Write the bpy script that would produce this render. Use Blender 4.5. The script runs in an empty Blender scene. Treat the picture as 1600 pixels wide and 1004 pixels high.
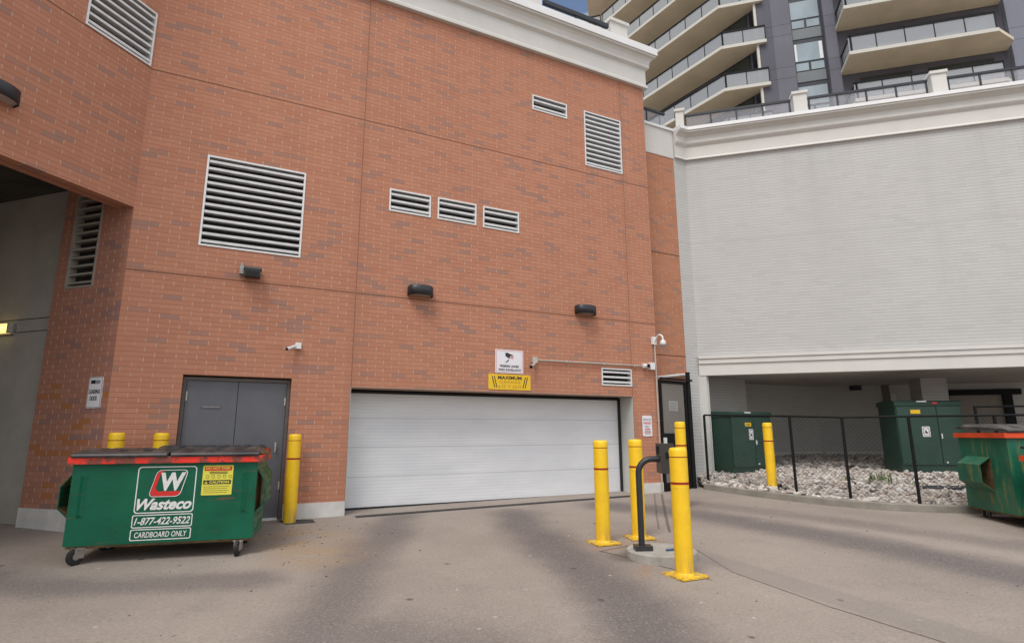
import bpy, math, random
from math import radians as R, sin, cos, pi, floor
from mathutils import Vector, Matrix
import numpy as np
random.seed(7)
SC = bpy.context.scene
COL = SC.collection

# ------------------------------------------------------------------ camera
cam_d = bpy.data.cameras.new('camera')
cam = bpy.data.objects.new('camera', cam_d); COL.objects.link(cam)
cam_d.sensor_width = 36.0; cam_d.lens = 887.4/1600*36
cam_d.clip_start = 0.05; cam_d.clip_end = 2000
PITCH, ROLL, ZC = R(11.17), R(-0.176), 1.45
cam.matrix_world = (Matrix.Translation((0, 0, ZC)) @ Matrix.Rotation(R(90)+PITCH, 4, 'X')
                    @ Matrix.Rotation(ROLL, 4, 'Z'))
SC.camera = cam

# ------------------------------------------------------------------ world, sun, exposure
SUN_EL, SUN_AZ = R(58), R(205)          # azimuth measured from +Y clockwise; light comes from behind the camera
world = bpy.data.worlds.new('World'); SC.world = world; world.use_nodes = True
wn = world.node_tree; wn.nodes.clear()
def wnode(t, **k):
    n = wn.nodes.new(t)
    for a, b in k.items(): setattr(n, a, b)
    return n
sky = wnode('ShaderNodeTexSky', sky_type='NISHITA', sun_disc=False, sun_elevation=SUN_EL, sun_rotation=SUN_AZ,
            air_density=1.0, dust_density=3.0, ozone_density=1.0)
tc = wnode('ShaderNodeTexCoord'); mp = wnode('ShaderNodeMapping'); mp.inputs['Scale'].default_value = (1, 1, 2.2)
mp.inputs['Location'].default_value = (1.1, 0.4, 0.7)
nz = wnode('ShaderNodeTexNoise'); nz.inputs['Scale'].default_value = 3.2; nz.inputs['Detail'].default_value = 9; nz.inputs['Roughness'].default_value = .58
rp = wnode('ShaderNodeValToRGB'); rp.color_ramp.elements[0].position = .40; rp.color_ramp.elements[1].position = .58
mx = wnode('ShaderNodeMix', data_type='RGBA')
mx.inputs['B'].default_value = (8.8, 8.75, 8.6, 1)      # cloud brightness on the physical scale of the sky
bg = wnode('ShaderNodeBackground'); bg.inputs['Strength'].default_value = .1
wo = wnode('ShaderNodeOutputWorld')
wn.links.new(tc.outputs['Generated'], mp.inputs['Vector']); wn.links.new(mp.outputs['Vector'], nz.inputs['Vector'])
wn.links.new(nz.outputs['Fac'], rp.inputs['Fac']); wn.links.new(rp.outputs['Color'], mx.inputs['Factor'])
wn.links.new(sky.outputs['Color'], mx.inputs['A']); wn.links.new(mx.outputs['Result'], bg.inputs['Color'])
wn.links.new(bg.outputs['Background'], wo.inputs['Surface'])
sun_d = bpy.data.lights.new('sun', 'SUN'); sun_d.energy = 1.4; sun_d.angle = R(26); sun_d.color = (1, .985, .95)
sun = bpy.data.objects.new('sun', sun_d); COL.objects.link(sun)
sdir = Vector((sin(SUN_AZ)*cos(SUN_EL), cos(SUN_AZ)*cos(SUN_EL), sin(SUN_EL)))
sun.rotation_euler = sdir.to_track_quat('Z', 'Y').to_euler()
SC.view_settings.view_transform = 'Standard'; SC.view_settings.look = 'None'
SC.view_settings.exposure = 0.62; SC.view_settings.gamma = 1.0
SC.cycles.max_bounces = 8

# ------------------------------------------------------------------ material helpers
class NT:
    def __init__(s, name):
        s.m = bpy.data.materials.new(name); s.m.use_nodes = True; s.t = s.m.node_tree; s.t.nodes.clear()
        s.out = s.n('ShaderNodeOutputMaterial'); s.b = s.n('ShaderNodeBsdfPrincipled')
        s.l(s.b.outputs[0], s.out.inputs['Surface'])
    def n(s, t, **k):
        x = s.t.nodes.new(t)
        for a, b in k.items(): setattr(x, a, b)
        return x
    def l(s, a, b): s.t.links.new(a, b)
    def put(s, sock, v):
        if hasattr(v, 'is_output'): s.l(v, sock)
        elif isinstance(v, (tuple, list)) and len(v) == 3 and sock.type == 'RGBA': sock.default_value = (*v, 1)
        else: sock.default_value = v
    def math(s, op, a, b=None, c=None, clamp=False):
        x = s.n('ShaderNodeMath', operation=op, use_clamp=clamp)
        s.put(x.inputs[0], a)
        if b is not None: s.put(x.inputs[1], b)
        if c is not None: s.put(x.inputs[2], c)
        return x.outputs[0]
    def mix(s, f, a, b, mode='MIX'):
        x = s.n('ShaderNodeMix', data_type='RGBA', blend_type=mode)
        s.put(x.inputs['Factor'], f); s.put(x.inputs['A'], a); s.put(x.inputs['B'], b)
        return x.outputs['Result']
    def ramp(s, f, stops, interp='LINEAR'):
        x = s.n('ShaderNodeValToRGB'); cr = x.color_ramp; cr.interpolation = interp
        while len(cr.elements) < len(stops): cr.elements.new(.5)
        for e, (p, c) in zip(cr.elements, stops):
            e.position = p; e.color = (*c, 1) if len(c) == 3 else c
        s.put(x.inputs['Fac'], f); return x.outputs['Color']
    def smooth(s, v, a, b, c=0., d=1.):
        x = s.n('ShaderNodeMapRange', interpolation_type='SMOOTHSTEP')
        s.put(x.inputs['Value'], v); x.inputs['From Min'].default_value = a; x.inputs['From Max'].default_value = b
        x.inputs['To Min'].default_value = c; x.inputs['To Max'].default_value = d
        return x.outputs['Result']
    def noise(s, scale, detail=4, rough=.55, vec=None, dist=0.):
        x = s.n('ShaderNodeTexNoise'); x.inputs['Scale'].default_value = scale
        x.inputs['Detail'].default_value = detail; x.inputs['Roughness'].default_value = rough; x.inputs['Distortion'].default_value = dist
        s.l(vec if vec is not None else s.obj(), x.inputs['Vector']); return x.outputs['Fac']
    def obj(s):
        if not hasattr(s, '_o'): s._o = s.n('ShaderNodeTexCoord')
        return s._o.outputs['Object']
    def scaled(s, sc, vec=None):
        x = s.n('ShaderNodeMapping'); x.inputs['Scale'].default_value = sc
        s.l(vec if vec is not None else s.obj(), x.inputs['Vector']); return x.outputs['Vector']
    def bump(s, h, strength=.3, dist=.01):
        x = s.n('ShaderNodeBump'); x.inputs['Strength'].default_value = strength; x.inputs['Distance'].default_value = dist
        s.put(x.inputs['Height'], h); s.l(x.outputs['Normal'], s.b.inputs['Normal'])
    def fin(s, col=None, rough=None, metal=None, spec=None):
        if col is not None: s.put(s.b.inputs['Base Color'], col)
        if rough is not None: s.put(s.b.inputs['Roughness'], rough)
        if metal is not None: s.put(s.b.inputs['Metallic'], metal)
        if spec is not None: s.b.inputs['Specular IOR Level'].default_value = spec
        return s.m

def simple(name, col, rough=.6, metal=0., var=.12, scale=6., bump=0., spec=None, streak=False):
    t = NT(name)
    v = t.scaled((1, 1, .25)) if streak else None
    nf = t.noise(scale, 5, .6, v)
    dark = tuple(c*(1-var) for c in col); lite = tuple(min(1, c*(1+var)) for c in col)
    c = t.ramp(nf, [(.3, dark), (.7, lite)])
    if bump: t.bump(t.noise(scale*12, 3), bump, .005)
    return t.fin(c, rough, metal, spec)

def brick_mat(name, base, alt, dark, head, bed, zj=(), uj=(), js=.22, runoff=None, bw=.267, bh=.0727, darkp=.13, headw=.05, bedw=.10, headp=1., oddp=0., odd=(.3, .1, .03)):
    t = NT(name); uv = t.n('ShaderNodeUVMap').outputs[0]
    sp = t.n('ShaderNodeSeparateXYZ'); t.l(uv, sp.inputs[0]); u, v = sp.outputs[0], sp.outputs[1]
    ry = t.math('DIVIDE', v, bh); row = t.math('FLOOR', ry); fy = t.math('SUBTRACT', ry, row)
    off = t.math('MULTIPLY', t.math('FLOORED_MODULO', row, 2.), .5)
    xx = t.math('ADD', t.math('DIVIDE', u, bw), off); colm = t.math('FLOOR', xx); fx = t.math('SUBTRACT', xx, colm)
    cb = t.n('ShaderNodeCombineXYZ'); t.l(colm, cb.inputs[0]); t.l(row, cb.inputs[1])
    wnz = t.n('ShaderNodeTexWhiteNoise', noise_dimensions='3D'); t.l(cb.outputs[0], wnz.inputs['Vector']); rnd = wnz.outputs['Value']
    sc = t.n('ShaderNodeSeparateColor'); t.l(wnz.outputs['Color'], sc.inputs[0]); r2 = sc.outputs[1]; r3 = sc.outputs[2]
    c = t.mix(r2, base, alt)
    isd = t.math('LESS_THAN', rnd, darkp); c = t.mix(t.math('MULTIPLY', isd, t.math('ADD', .6, t.math('MULTIPLY', r3, .4))), c, dark)
    if oddp: c = t.mix(t.math('MULTIPLY', t.math('GREATER_THAN', rnd, 1-oddp), t.math('LESS_THAN', v, 2.2)), c, odd)
    big = t.noise(.45, 5, .6); c = t.mix(t.smooth(big, .35, .7, 0, .22), c, tuple(x*.74 for x in base))
    fine = t.noise(55, 4, .7); c = t.mix(t.smooth(fine, .3, .8, 0, .3), c, tuple(x*.75 for x in base))
    vn = t.noise(1.1, 4, .6, t.scaled((1, 1, .12))); c = t.mix(t.smooth(vn, .5, .75, 0, .16), c, tuple(x*.6 for x in base))
    mb = t.math('LESS_THAN', fy, bedw); mh = t.math('LESS_THAN', fx, headw)
    mh = t.math('MULTIPLY', mh, t.math('LESS_THAN', r3, headp))
    c = t.mix(t.math('MULTIPLY', mh, t.math('ADD', .45, t.math('MULTIPLY', r2, .45))), c, head); c = t.mix(t.math('MULTIPLY', mb, .8), c, bed)  # bed joints coloured dark to carry the shadow of the raked mortar
    if runoff:
        rn = t.noise(2.6, 5, .7, t.scaled((1, 1, .05))); amt = t.math('MULTIPLY', t.smooth(rn, .48, .72), t.smooth(v, runoff-3.2, runoff, .03, .24))
        c = t.mix(amt, c, tuple(x*.62 for x in base)); c = t.mix(t.math('MULTIPLY', t.smooth(t.noise(.28, 4, .6), .45, .65, 0, .15), 1.), c, (base[0]*.86, base[1]*.84, base[2]*.80))
    for z in zj:
        d = t.math('ABSOLUTE', t.math('SUBTRACT', v, z)); c = t.mix(t.math('LESS_THAN', d, .011), c, tuple(x*js for x in base))
    for z in uj:
        d = t.math('ABSOLUTE', t.math('SUBTRACT', u, z)); c = t.mix(t.math('LESS_THAN', d, .009), c, tuple(x*.5 for x in base))
        c = t.mix(t.smooth(d, .0, .16, .16, 0), c, tuple(x*.6 for x in base))
    h = t.math('MULTIPLY', t.math('SUBTRACT', 1., mb), t.math('SUBTRACT', 1., mh))
    h = t.math('ADD', h, t.math('MULTIPLY', fine, .4)); t.bump(h, .35, .006)
    return t.fin(c, .88, spec=.25)

M = {}
M['brick'] = brick_mat('red_brick', (.515, .240, .152), (.458, .203, .128), (.325, .195, .160), (.56, .40, .30), (.27, .12, .075), darkp=.125, headw=.040, js=.36, headp=.9, zj=(3.82, 7.06), uj=(.815, 6.665), runoff=9.7, oddp=.0)
M['brick_side'] = brick_mat('red_brick_pier', (.45, .215, .145), (.40, .18, .12), (.28, .165, .15), (.58, .43, .34), (.28, .135, .09), oddp=.16, odd=(.42, .16, .055))
M['brick_far'] = brick_mat('red_brick_recess', (.48, .225, .135), (.43, .19, .11), (.33, .195, .15), (.55, .36, .25), (.36, .16, .10), zj=(3.22, 5.69), headp=.5)
M['wbrick'] = brick_mat('white_painted_brick', (.535, .53, .515), (.515, .508, .49), (.49, .483, .468), (.46, .45, .435), (.33, .325, .32), zj=(6.07,), js=.82, runoff=8.4, bedw=.15, headw=.03, bw=.27, headp=1)
M['wtrim'] = simple('white_stucco_trim', (.60, .585, .55), .8, var=.05, scale=1.6, bump=.08)
M['capwhite'] = simple('white_metal_cap', (.74, .74, .74), .45, var=.04, scale=2)
M['basetrim'] = simple('grey_metal_base_trim', (.60, .585, .555), .6, var=.12, scale=4)
M['conc'] = simple('grey_concrete_wall', (.37, .345, .305), .9, var=.15, scale=1.3, bump=.1)
M['concdark'] = simple('dark_concrete_ceiling', (.055, .05, .044), .9, var=.5, scale=1.2)  # much darker than the concrete wall, with uneven tone
M['soffit'] = simple('beige_soffit', (.56, .52, .46), .85, var=.06, scale=1.5)
M['alu'] = simple('mill_aluminium', (.72, .72, .71), .42, .35, var=.06, scale=9)
M['aluslat'] = simple('aluminium_blade', (.66, .66, .66), .5, .15, var=.10, scale=8)
M['black'] = simple('matt_black', (.009, .009, .010), .7, var=.2, spec=.2)
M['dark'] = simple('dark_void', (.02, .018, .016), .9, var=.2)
M['doorgrey'] = simple('grey_painted_steel', (.115, .12, .135), .5, var=.10, scale=2.2)
M['doorframe'] = simple('door_frame_brown', (.12, .105, .095), .6, var=.15)
M['jamb'] = simple('light_grey_jamb', (.50, .50, .47), .65, var=.08, scale=2)
M['lampblk'] = simple('bronze_black_metal', (.022, .023, .028), .45, var=.2, scale=5)
M['reader'] = simple('dark_brown_metal_box', (.035, .03, .027), .5)
M['lintel'] = simple('painted_lintel', (.34, .23, .17), .7)
M['shadealu'] = simple('shaded_aluminium', (.34, .31, .27), .6, .1)  # darker copy of the vent aluminium: overhang shade put into the colour
M['bluepaint'] = simple('blue_paint', (.04, .10, .22), .5)
M['grit'] = simple('dark_grit', (.06, .045, .035), .9, var=.5, scale=8)
M['white'] = simple('white_plastic', (.72, .72, .72), .4, var=.04)
M['greyplastic'] = simple('grey_plastic', (.36, .36, .33), .5, var=.1)
M['steel'] = simple('galvanised_conduit', (.50, .46, .41), .4, .4, var=.12, scale=20)
t = NT('yellow_plastic_sleeve')
c = t.ramp(t.noise(5, 4, .6), [(.3, (.80, .49, .012)), (.7, (.92, .58, .014))])
sc_ = t.noise(6, 6, .75, t.scaled((1, 1, 3))); c = t.mix(t.smooth(sc_, .62, .70, 0, .5), c, (.40, .25, .04))
vr = t.noise(14, 4, .7, t.scaled((1, 1, .15))); spz = t.n('ShaderNodeSeparateXYZ'); t.l(t.obj(), spz.inputs[0])
c = t.mix(t.math('MULTIPLY', t.smooth(spz.outputs[2], .0, .28, .75, 0), t.smooth(vr, .35, .65)), c, (.28, .20, .09))
M['yellow'] = t.fin(c, t.smooth(sc_, .4, .7, .38, .6))
M['redband'] = simple('dark_red_band', (.30, .012, .008), .5, var=.1)
M['whiteink'] = simple('white_sticker_ink', (.72, .72, .70), .5, var=.12, scale=30)
M['redink'] = simple('red_sticker_ink', (.62, .02, .018), .5, var=.12, scale=30)
M['blackink'] = simple('black_sticker_ink', (.02, .02, .02), .5)
M['greyink'] = simple('grey_sticker_ink', (.26, .25, .28), .6)
M['signwhite'] = simple('white_sign_face', (.76, .74, .77), .45, var=.04)
M['signyellow'] = simple('yellow_sign_face', (.80, .50, .012), .45, var=.05)
M['stickyellow'] = simple('yellow_sticker_face', (.72, .66, .07), .5, var=.08, scale=40)
M['darkyellow'] = simple('faded_sign_ink', (.40, .22, .012), .5)
M['txgreen'] = simple('dark_green_cabinet', (.020, .055, .040), .42, var=.16, scale=2.5)
M['txdark'] = simple('cabinet_shadow_gap', (.006, .016, .012), .7)
M['gatepanel'] = simple('brown_grey_gate_panel', (.19, .172, .155), .6, var=.08, scale=3)
M['rubber'] = simple('black_rubber', (.015, .015, .015), .7, var=.3)
M['zinc'] = simple('zinc_caster', (.30, .28, .24), .5, .3, var=.25, scale=25)
def stucco(name, col):
    t = NT(name); c = t.ramp(t.noise(.5, 6, .65), [(.3, tuple(x*.90 for x in col)), (.7, tuple(x*1.08 for x in col))])
    st_ = t.noise(1.3, 5, .65, t.scaled((1, 1, .08))); c = t.mix(t.smooth(st_, .5, .75, 0, .3), c, tuple(x*.7 for x in col))
    sp = t.n('ShaderNodeSeparateXYZ'); t.l(t.obj(), sp.inputs[0])
    for o_ in (.35, 1.1):
        f = t.math('FRACT', t.math('DIVIDE', t.math('SUBTRACT', sp.outputs[2], 22.45+o_-29.6), 2.96)); c = t.mix(t.math('LESS_THAN', f, .011), c, tuple(x*.45 for x in col))
    return t.fin(c, .85)
M['tower'] = stucco('dark_slate_stucco', (.098, .096, .118)); M['towermid'] = stucco('slate_stucco_pilaster', (.135, .134, .160)); M['towerpale'] = stucco('grey_blue_stucco', (.18, .19, .235))
M['slab'] = simple('beige_balcony_concrete', (.66, .58, .45), .85, var=.10, scale=.6)
M['winframe'] = simple('charcoal_window_frame', (.018, .022, .03), .5)
M['spandrel'] = simple('grey_spandrel', (.14, .155, .165), .5, var=.05, scale=1)
M['pale'] = simple('pale_post', (.52, .50, .45), .7, var=.04)
M['kerb'] = simple('weathered_concrete_kerb', (.235, .215, .185), .92, var=.22, scale=3.5, bump=.15)
M['pad'] = simple('concrete_pad', (.34, .32, .285), .9, var=.2, scale=5, bump=.12)
M['mat'] = simple('black_drain_mat', (.03, .03, .034), .75, var=.3, scale=20)
M['beigedoor'] = simple('beige_shutter', (.26, .23, .20), .7, var=.05)
M['patch'] = simple('dark_asphalt_patch', (.045, .042, .04), .95, var=.35, scale=14)
M['leaf'] = simple('weed_leaf', (.11, .16, .045), .6, var=.4, scale=20)

def glass_mat(name, col, rough=.05, alpha=.5, metal=0.):
    t = NT(name); t.fin(col, rough, metal); t.b.inputs['Alpha'].default_value = alpha
    t.b.inputs['Specular IOR Level'].default_value = .8
    return t.m
M['railglass'] = glass_mat('tinted_rail_glass', (.40, .42, .44), .08, .52)
M['podglass'] = glass_mat('podium_rail_glass', (.42, .42, .45), .08, .26)
def win_glass(name, col):
    t = NT(name); c = t.ramp(t.noise(.7, 4, .6, t.scaled((1, 1, .5))), [(.35, tuple(x*.7 for x in col)), (.65, col)])
    t.fin(c, .06); t.b.inputs['Specular IOR Level'].default_value = 1.0; t.b.inputs['Coat Weight'].default_value = .6; t.b.inputs['Coat Roughness'].default_value = .03
    return t.m
M['winglass'] = win_glass('pale_window_glass', (.27, .34, .37))
M['darkglass'] = win_glass('dark_window_glass', (.012, .028, .032))
t = NT('lit_fluorescent_tube'); t.fin((.9, .8, .5), .4)
t.b.inputs['Emission Color'].default_value = (1, .74, .20, 1); t.b.inputs['Emission Strength'].default_value = 1.1; M['tube'] = t.m

# garage door: white sectional steel with fine horizontal ribs
t = NT('white_sectional_door'); sp = t.n('ShaderNodeSeparateXYZ'); t.l(t.n('ShaderNodeUVMap').outputs[0], sp.inputs[0])
v = sp.outputs[1]
f = t.math('FRACT', t.math('DIVIDE', t.math('SUBTRACT', v, .235), .495))
seam = t.math('LESS_THAN', f, .022)
rib = t.math('SINE', t.math('MULTIPLY', v, 2*pi/.055))
c = t.ramp(t.noise(1.3, 5, .6, t.scaled((.6, .6, 2.))), [(.3, (.64, .655, .68)), (.7, (.76, .77, .78))])
c = t.mix(t.smooth(rib, -.3, 1, 0, .07), c, (.45, .46, .48)); c = t.mix(t.math('MULTIPLY', seam, .5), c, (.25, .25, .26))
sm = t.noise(2.5, 4, .6, t.scaled((.5, .5, 9)))
c = t.mix(t.math('MULTIPLY', t.smooth(sm, .6, .75, 0, .4), t.smooth(f, .0, .2, 1, 0)), c, (.42, .27, .22))
t.bump(t.math('ADD', rib, t.math('MULTIPLY', seam, -4)), .12, .004); M['gdoor'] = t.fin(c, .42)

# dumpster paints
def rusty(name, base, rust=(.16, .07, .03), lo=.62, hi=.74, streak=(1.2, 1.2, 6)):
    t = NT(name)
    c = t.ramp(t.noise(2.3, 5, .6), [(.3, tuple(x*.72 for x in base)), (.7, tuple(x*1.15 for x in base))])
    n1 = t.noise(2.2, 7, .68, t.scaled(streak)); c = t.mix(t.smooth(n1, lo, hi, 0, .85), c, rust)
    n2 = t.noise(9, 6, .75); c = t.mix(t.smooth(n2, .60, .70, 0, .6), c, tuple(x*.35 for x in base))
    t.bump(t.noise(5, 5, .6), .12, .02)
    return t.fin(c, t.smooth(n1, .4, .7, .38, .8))
M['green'] = rusty('scuffed_green_paint', (.002, .108, .056), lo=.585, hi=.70, streak=(1.1, 1.1, 9)); M['green'].node_tree.nodes['Principled BSDF'].inputs['Specular IOR Level'].default_value = .3
M['green2'] = rusty('weathered_green_paint', (.012, .125, .072), rust=(.20, .17, .03), lo=.5, hi=.72, streak=(5, 5, .9))
M['rimred'] = rusty('worn_red_rim_paint', (.80, .028, .012), rust=(.10, .055, .038), lo=.49, hi=.55, streak=(1.6, 1.6, 1.6))
M['rimorange'] = rusty('orange_red_rim_paint', (.74, .075, .015), rust=(.35, .06, .02), lo=.60, hi=.72)
M['pocketin'] = simple('rusty_pocket_inside', (.14, .085, .035), .85, var=.5, scale=9)
t = NT('dusty_black_lid'); c = t.ramp(t.noise(4, 6, .65), [(.35, (.02, .021, .026)), (.7, (.10, .09, .08))]); M['lid'] = t.fin(c, .34); 

# gravel stones: colour per stone
t = NT('river_stone'); gi = t.n('ShaderNodeNewGeometry').outputs['Random Per Island']
c = t.ramp(gi, [(0, (.44, .40, .36)), (.22, (.60, .56, .52)), (.42, (.30, .26, .23)), (.60, (.50, .43, .37)), (.76, (.17, .15, .14)), (.88, (.64, .61, .58)), (1, (.27, .19, .15))])
c = t.mix(t.smooth(t.noise(30, 4), .4, .8, 0, .35), c, (.25, .22, .19)); M['stone'] = t.fin(c, .8)
M['gravelbase'] = simple('dark_gravel_bed', (.085, .073, .062), .95, var=.4, scale=22, bump=.4)  # kept dark so the gaps between the stones come out dark

# ---- pavement: broom-finished concrete with tyre-darkened bands, joints, stains
t = NT('worn_concrete_pavement')
P = t.obj(); wob = t.noise(.9, 4, .6)
base = t.ramp(t.noise(.55, 6, .62), [(.3, (.245, .207, .178)), (.72, (.325, .278, .24))])
def seg(a, b, warp=0.0):
    """distance (m) on the ground to a segment"""
    ax, ay = a; bx, by = b; L = math.hypot(bx-ax, by-ay); dx, dy = (bx-ax)/L, (by-ay)/L
    s = t.n('ShaderNodeSeparateXYZ'); t.l(P, s.inputs[0])
    px = t.math('SUBTRACT', s.outputs[0], ax); py = t.math('SUBTRACT', s.outputs[1], ay)
    if warp:
        px = t.math('ADD', px, t.math('MULTIPLY', t.math('SUBTRACT', wob, .5), warp))
        py = t.math('ADD', py, t.math('MULTIPLY', t.math('SUBTRACT', wob2, .5), warp))
    al = t.math('ADD', t.math('MULTIPLY', px, dx), t.math('MULTIPLY', py, dy))
    al = t.math('MINIMUM', t.math('MAXIMUM', al, 0.), L)
    ex = t.math('SUBTRACT', px, t.math('MULTIPLY', al, dx)); ey = t.math('SUBTRACT', py, t.math('MULTIPLY', al, dy))
    return t.math('SQRT', t.math('ADD', t.math('MULTIPLY', ex, ex), t.math('MULTIPLY', ey, ey)))
wob2 = t.noise(1.1, 4, .6, t.scaled((1, 1, 1)))
bands = [  # tyre-polished bands: points, half width, strength
    ([(-1.75, 9.3), (-1.72, 6.9), (-1.55, 5.0), (-1.2, 3.0), (-.8, 1)], .50, .60),
    ([(.0, 9.7), (.35, 8.0), (.85, 6.3), (1.05, 4.9), (.9, 3.2)], .62, .75),
    ([(1.7, 10.6), (3.0, 9.9), (4.3, 8.2), (5.3, 6.4), (6.0, 4.5)], .75, .75),
    ([(-1.2, 4.6), (.2, 3.9), (1.5, 3.6), (3.6, 3.2)], .8, .55),
    ([(3.2, 11.0), (5.4, 9.0), (6.9, 7.2)], .55, .45),
    ([(-5.5, 6.0), (-4.2, 5.7), (-2.6, 6.0)], .45, .55)]
dk = None
for pts, hw, st in bands:
    d = None
    for a, b in zip(pts[:-1], pts[1:]):
        e = seg(a, b, .6); d = e if d is None else t.math('MINIMUM', d, e)
    m_ = t.smooth(d, hw*.15, hw*1.15, st, 0)
    dk = m_ if dk is None else t.math('MAXIMUM', dk, m_)
c = t.mix(dk, base, (.090, .078, .080))
c = t.mix(t.smooth(t.noise(1.6, 6, .65), .5, .75, 0, .30), c, (.19, .165, .15))
# rust-brown wash by the door
d = seg((-2.75, 8.0), (-2.2, 6.9), .8); c = t.mix(t.math('MULTIPLY', t.smooth(d, .0, .8, .65, 0), t.smooth(t.noise(2.4, 5), .3, .6)), c, (.33, .22, .115))
d = seg((1.45, 6.55), (1.35, 6.25), .2); c = t.mix(t.smooth(d, .0, .12, .35, 0), c, (.32, .17, .07))
d = seg((1.15, 7.45), (1.75, 7.7), .2); c = t.mix(t.smooth(d, .1, .35, .5, 0), c, (.27, .17, .12))
# aggregate speckle
sp1 = t.noise(42, 5, .85); c = t.mix(t.smooth(sp1, .50, .70, 0, .60), c, (.44, .38, .33)); c = t.mix(t.smooth(sp1, .32, .48, .55, 0), c, (.09, .078, .07))
sp2 = t.noise(38, 4, .7); c = t.mix(t.smooth(sp2, .56, .72, 0, .25), c, (.14, .12, .11))
# oil spots
vo = t.n('ShaderNodeTexVoronoi', feature='F1'); vo.inputs['Scale'].default_value = 1.7; t.l(P, vo.inputs['Vector'])
spot = t.smooth(t.math('ADD', vo.outputs['Distance'], t.math('MULTIPLY', t.noise(9, 3), .10)), .085, .12, .8, 0); c = t.mix(spot, c, (.075, .065, .058))
vo2 = t.n('ShaderNodeTexVoronoi', feature='F1'); vo2.inputs['Scale'].default_value = 2.6; t.l(t.scaled((1, 1, 1)), vo2.inputs['Vector'])
spot = t.smooth(vo2.outputs['Distance'], .035, .06, .55, 0); c = t.mix(spot, c, (.5, .48, .45))
d = seg((1.55, 7.35), (1.45, 6.95), .1); c = t.mix(t.smooth(d, .12, .3, .55, 0), c, (.13, .11, .10))
# repair strip round the island and saw-cut joints
d = seg((2.15, 7.2), (3.6, 4.3), .05)
c = t.mix(t.smooth(d, .16, .26, .45, 0), c, (.20, .18, .165))
for a, b, w, st in [((2.25, 7.35), (2.32, 6.4), .007, .5), ((2.32, 6.4), (2.78, 5.3), .007, .75), ((2.78, 5.3), (3.5, 4.0), .008, .8), ((3.5, 4.0), (4.6, 2.2), .008, .8),
                    ((3.05, 12.1), (2.2, 8.4), .014, .6), ((2.9, 12.1), (2.1, 8.6), .010, .45), ((1.06, 7.25), (1.7, 6.5), .012, .7), ((1.45, 7.55), (1.06, 7.25), .01, .6),
                    ((1.7, 6.5), (2.0, 6.1), .008, .6), ((1.3, 6.95), (1.55, 7.1), .12, .35)
                    ]:
    d = seg(a, b, .05); c = t.mix(t.smooth(d, w, w*2.2, st, 0), c, (.045, .04, .037))
t.bump(t.math('ADD', sp1, t.math('MULTIPLY', t.noise(12, 4), 1.5)), .35, .006)
M['pave'] = t.fin(c, .9, spec=.3)

# ------------------------------------------------------------------ geometry helpers
class MB:
    def __init__(s): s.v = []; s.f = []; s.uv = []; s.sm = []
    def face(s, pts, uvs=None, smooth=False):
        i = len(s.v); s.v += [tuple(p) for p in pts]; s.f.append(tuple(range(i, i+len(pts))))
        s.uv.append(uvs if uvs else [(0, 0)]*len(pts)); s.sm.append(smooth)
    def box(s, x0, x1, y0, y1, z0, z1, T=None):
        P = [(x0,y0,z0),(x1,y0,z0),(x1,y1,z0),(x0,y1,z0),(x0,y0,z1),(x1,y0,z1),(x1,y1,z1),(x0,y1,z1)]
        if T: P = [T(*p) for p in P]
        for q, ax in (((0,1,5,4),'xz'),((2,3,7,6),'xz'),((1,2,6,5),'yz'),((3,0,4,7),'yz'),((4,5,6,7),'xy'),((3,2,1,0),'xy')):
            O = [(x0,y0,z0),(x1,y0,z0),(x1,y1,z0),(x0,y1,z0),(x0,y0,z1),(x1,y0,z1),(x1,y1,z1),(x0,y1,z1)]
            uv = [{'xz':(O[k][0],O[k][2]),'yz':(O[k][1],O[k][2]),'xy':(O[k][0],O[k][1])}[ax] for k in q]
            s.face([P[k] for k in q], uv)
    def poly(s, pts2, z0, z1, T=None):
        """extruded polygon; pts2 counter-clockwise"""
        T = T or (lambda x, y, z: (x, y, z)); n = len(pts2)
        s.face([T(x, y, z1) for x, y in pts2], [(x, y) for x, y in pts2])
        s.face([T(x, y, z0) for x, y in reversed(pts2)], [(x, y) for x, y in reversed(pts2)])
        acc = 0
        for i in range(n):
            (ax, ay), (bx, by) = pts2[i], pts2[(i+1) % n]; L = math.hypot(bx-ax, by-ay)
            s.face([T(ax, ay, z0), T(bx, by, z0), T(bx, by, z1), T(ax, ay, z1)], [(acc, z0), (acc+L, z0), (acc+L, z1), (acc, z1)]); acc += L
    def tube(s, path, r, n=10, cap=True):
        """round tube through 3D points; r number or list"""
        path = [Vector(p) for p in path]; rs = r if isinstance(r, (list, tuple)) else [r]*len(path)
        rings = []; up = None
        for i, p in enumerate(path):
            d = (path[min(i+1, len(path)-1)]-path[max(i-1, 0)]).normalized()
            if up is None: up = d.orthogonal().normalized()
            up = (up-d*up.dot(d)).normalized(); w = d.cross(up)
            rings.append([p+up*(cos(2*pi*k/n)*rs[i])+w*(sin(2*pi*k/n)*rs[i]) for k in range(n)])
        for a, b in zip(rings[:-1], rings[1:]):
            for k in range(n): s.face([a[k], a[(k+1)%n], b[(k+1)%n], b[k]], smooth=True)
        if cap: s.face(list(reversed(rings[0]))); s.face(rings[-1])
    def lathe(s, prof, c=(0,0,0), n=24, smooth=True, T=None):
        T = T or (lambda x, y, z: (x+c[0], y+c[1], z+c[2]))
        for (r0, z0), (r1, z1) in zip(prof[:-1], prof[1:]):
            for k in range(n):
                a, b = 2*pi*k/n, 2*pi*(k+1)/n
                q = [T(r0*cos(a), r0*sin(a), z0), T(r0*cos(b), r0*sin(b), z0), T(r1*cos(b), r1*sin(b), z1), T(r1*cos(a), r1*sin(a), z1)]
                if r1 < 1e-6: q = q[:3]
                elif r0 < 1e-6: q = [q[0], q[2], q[3]]
                s.face(q, smooth=smooth)
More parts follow.
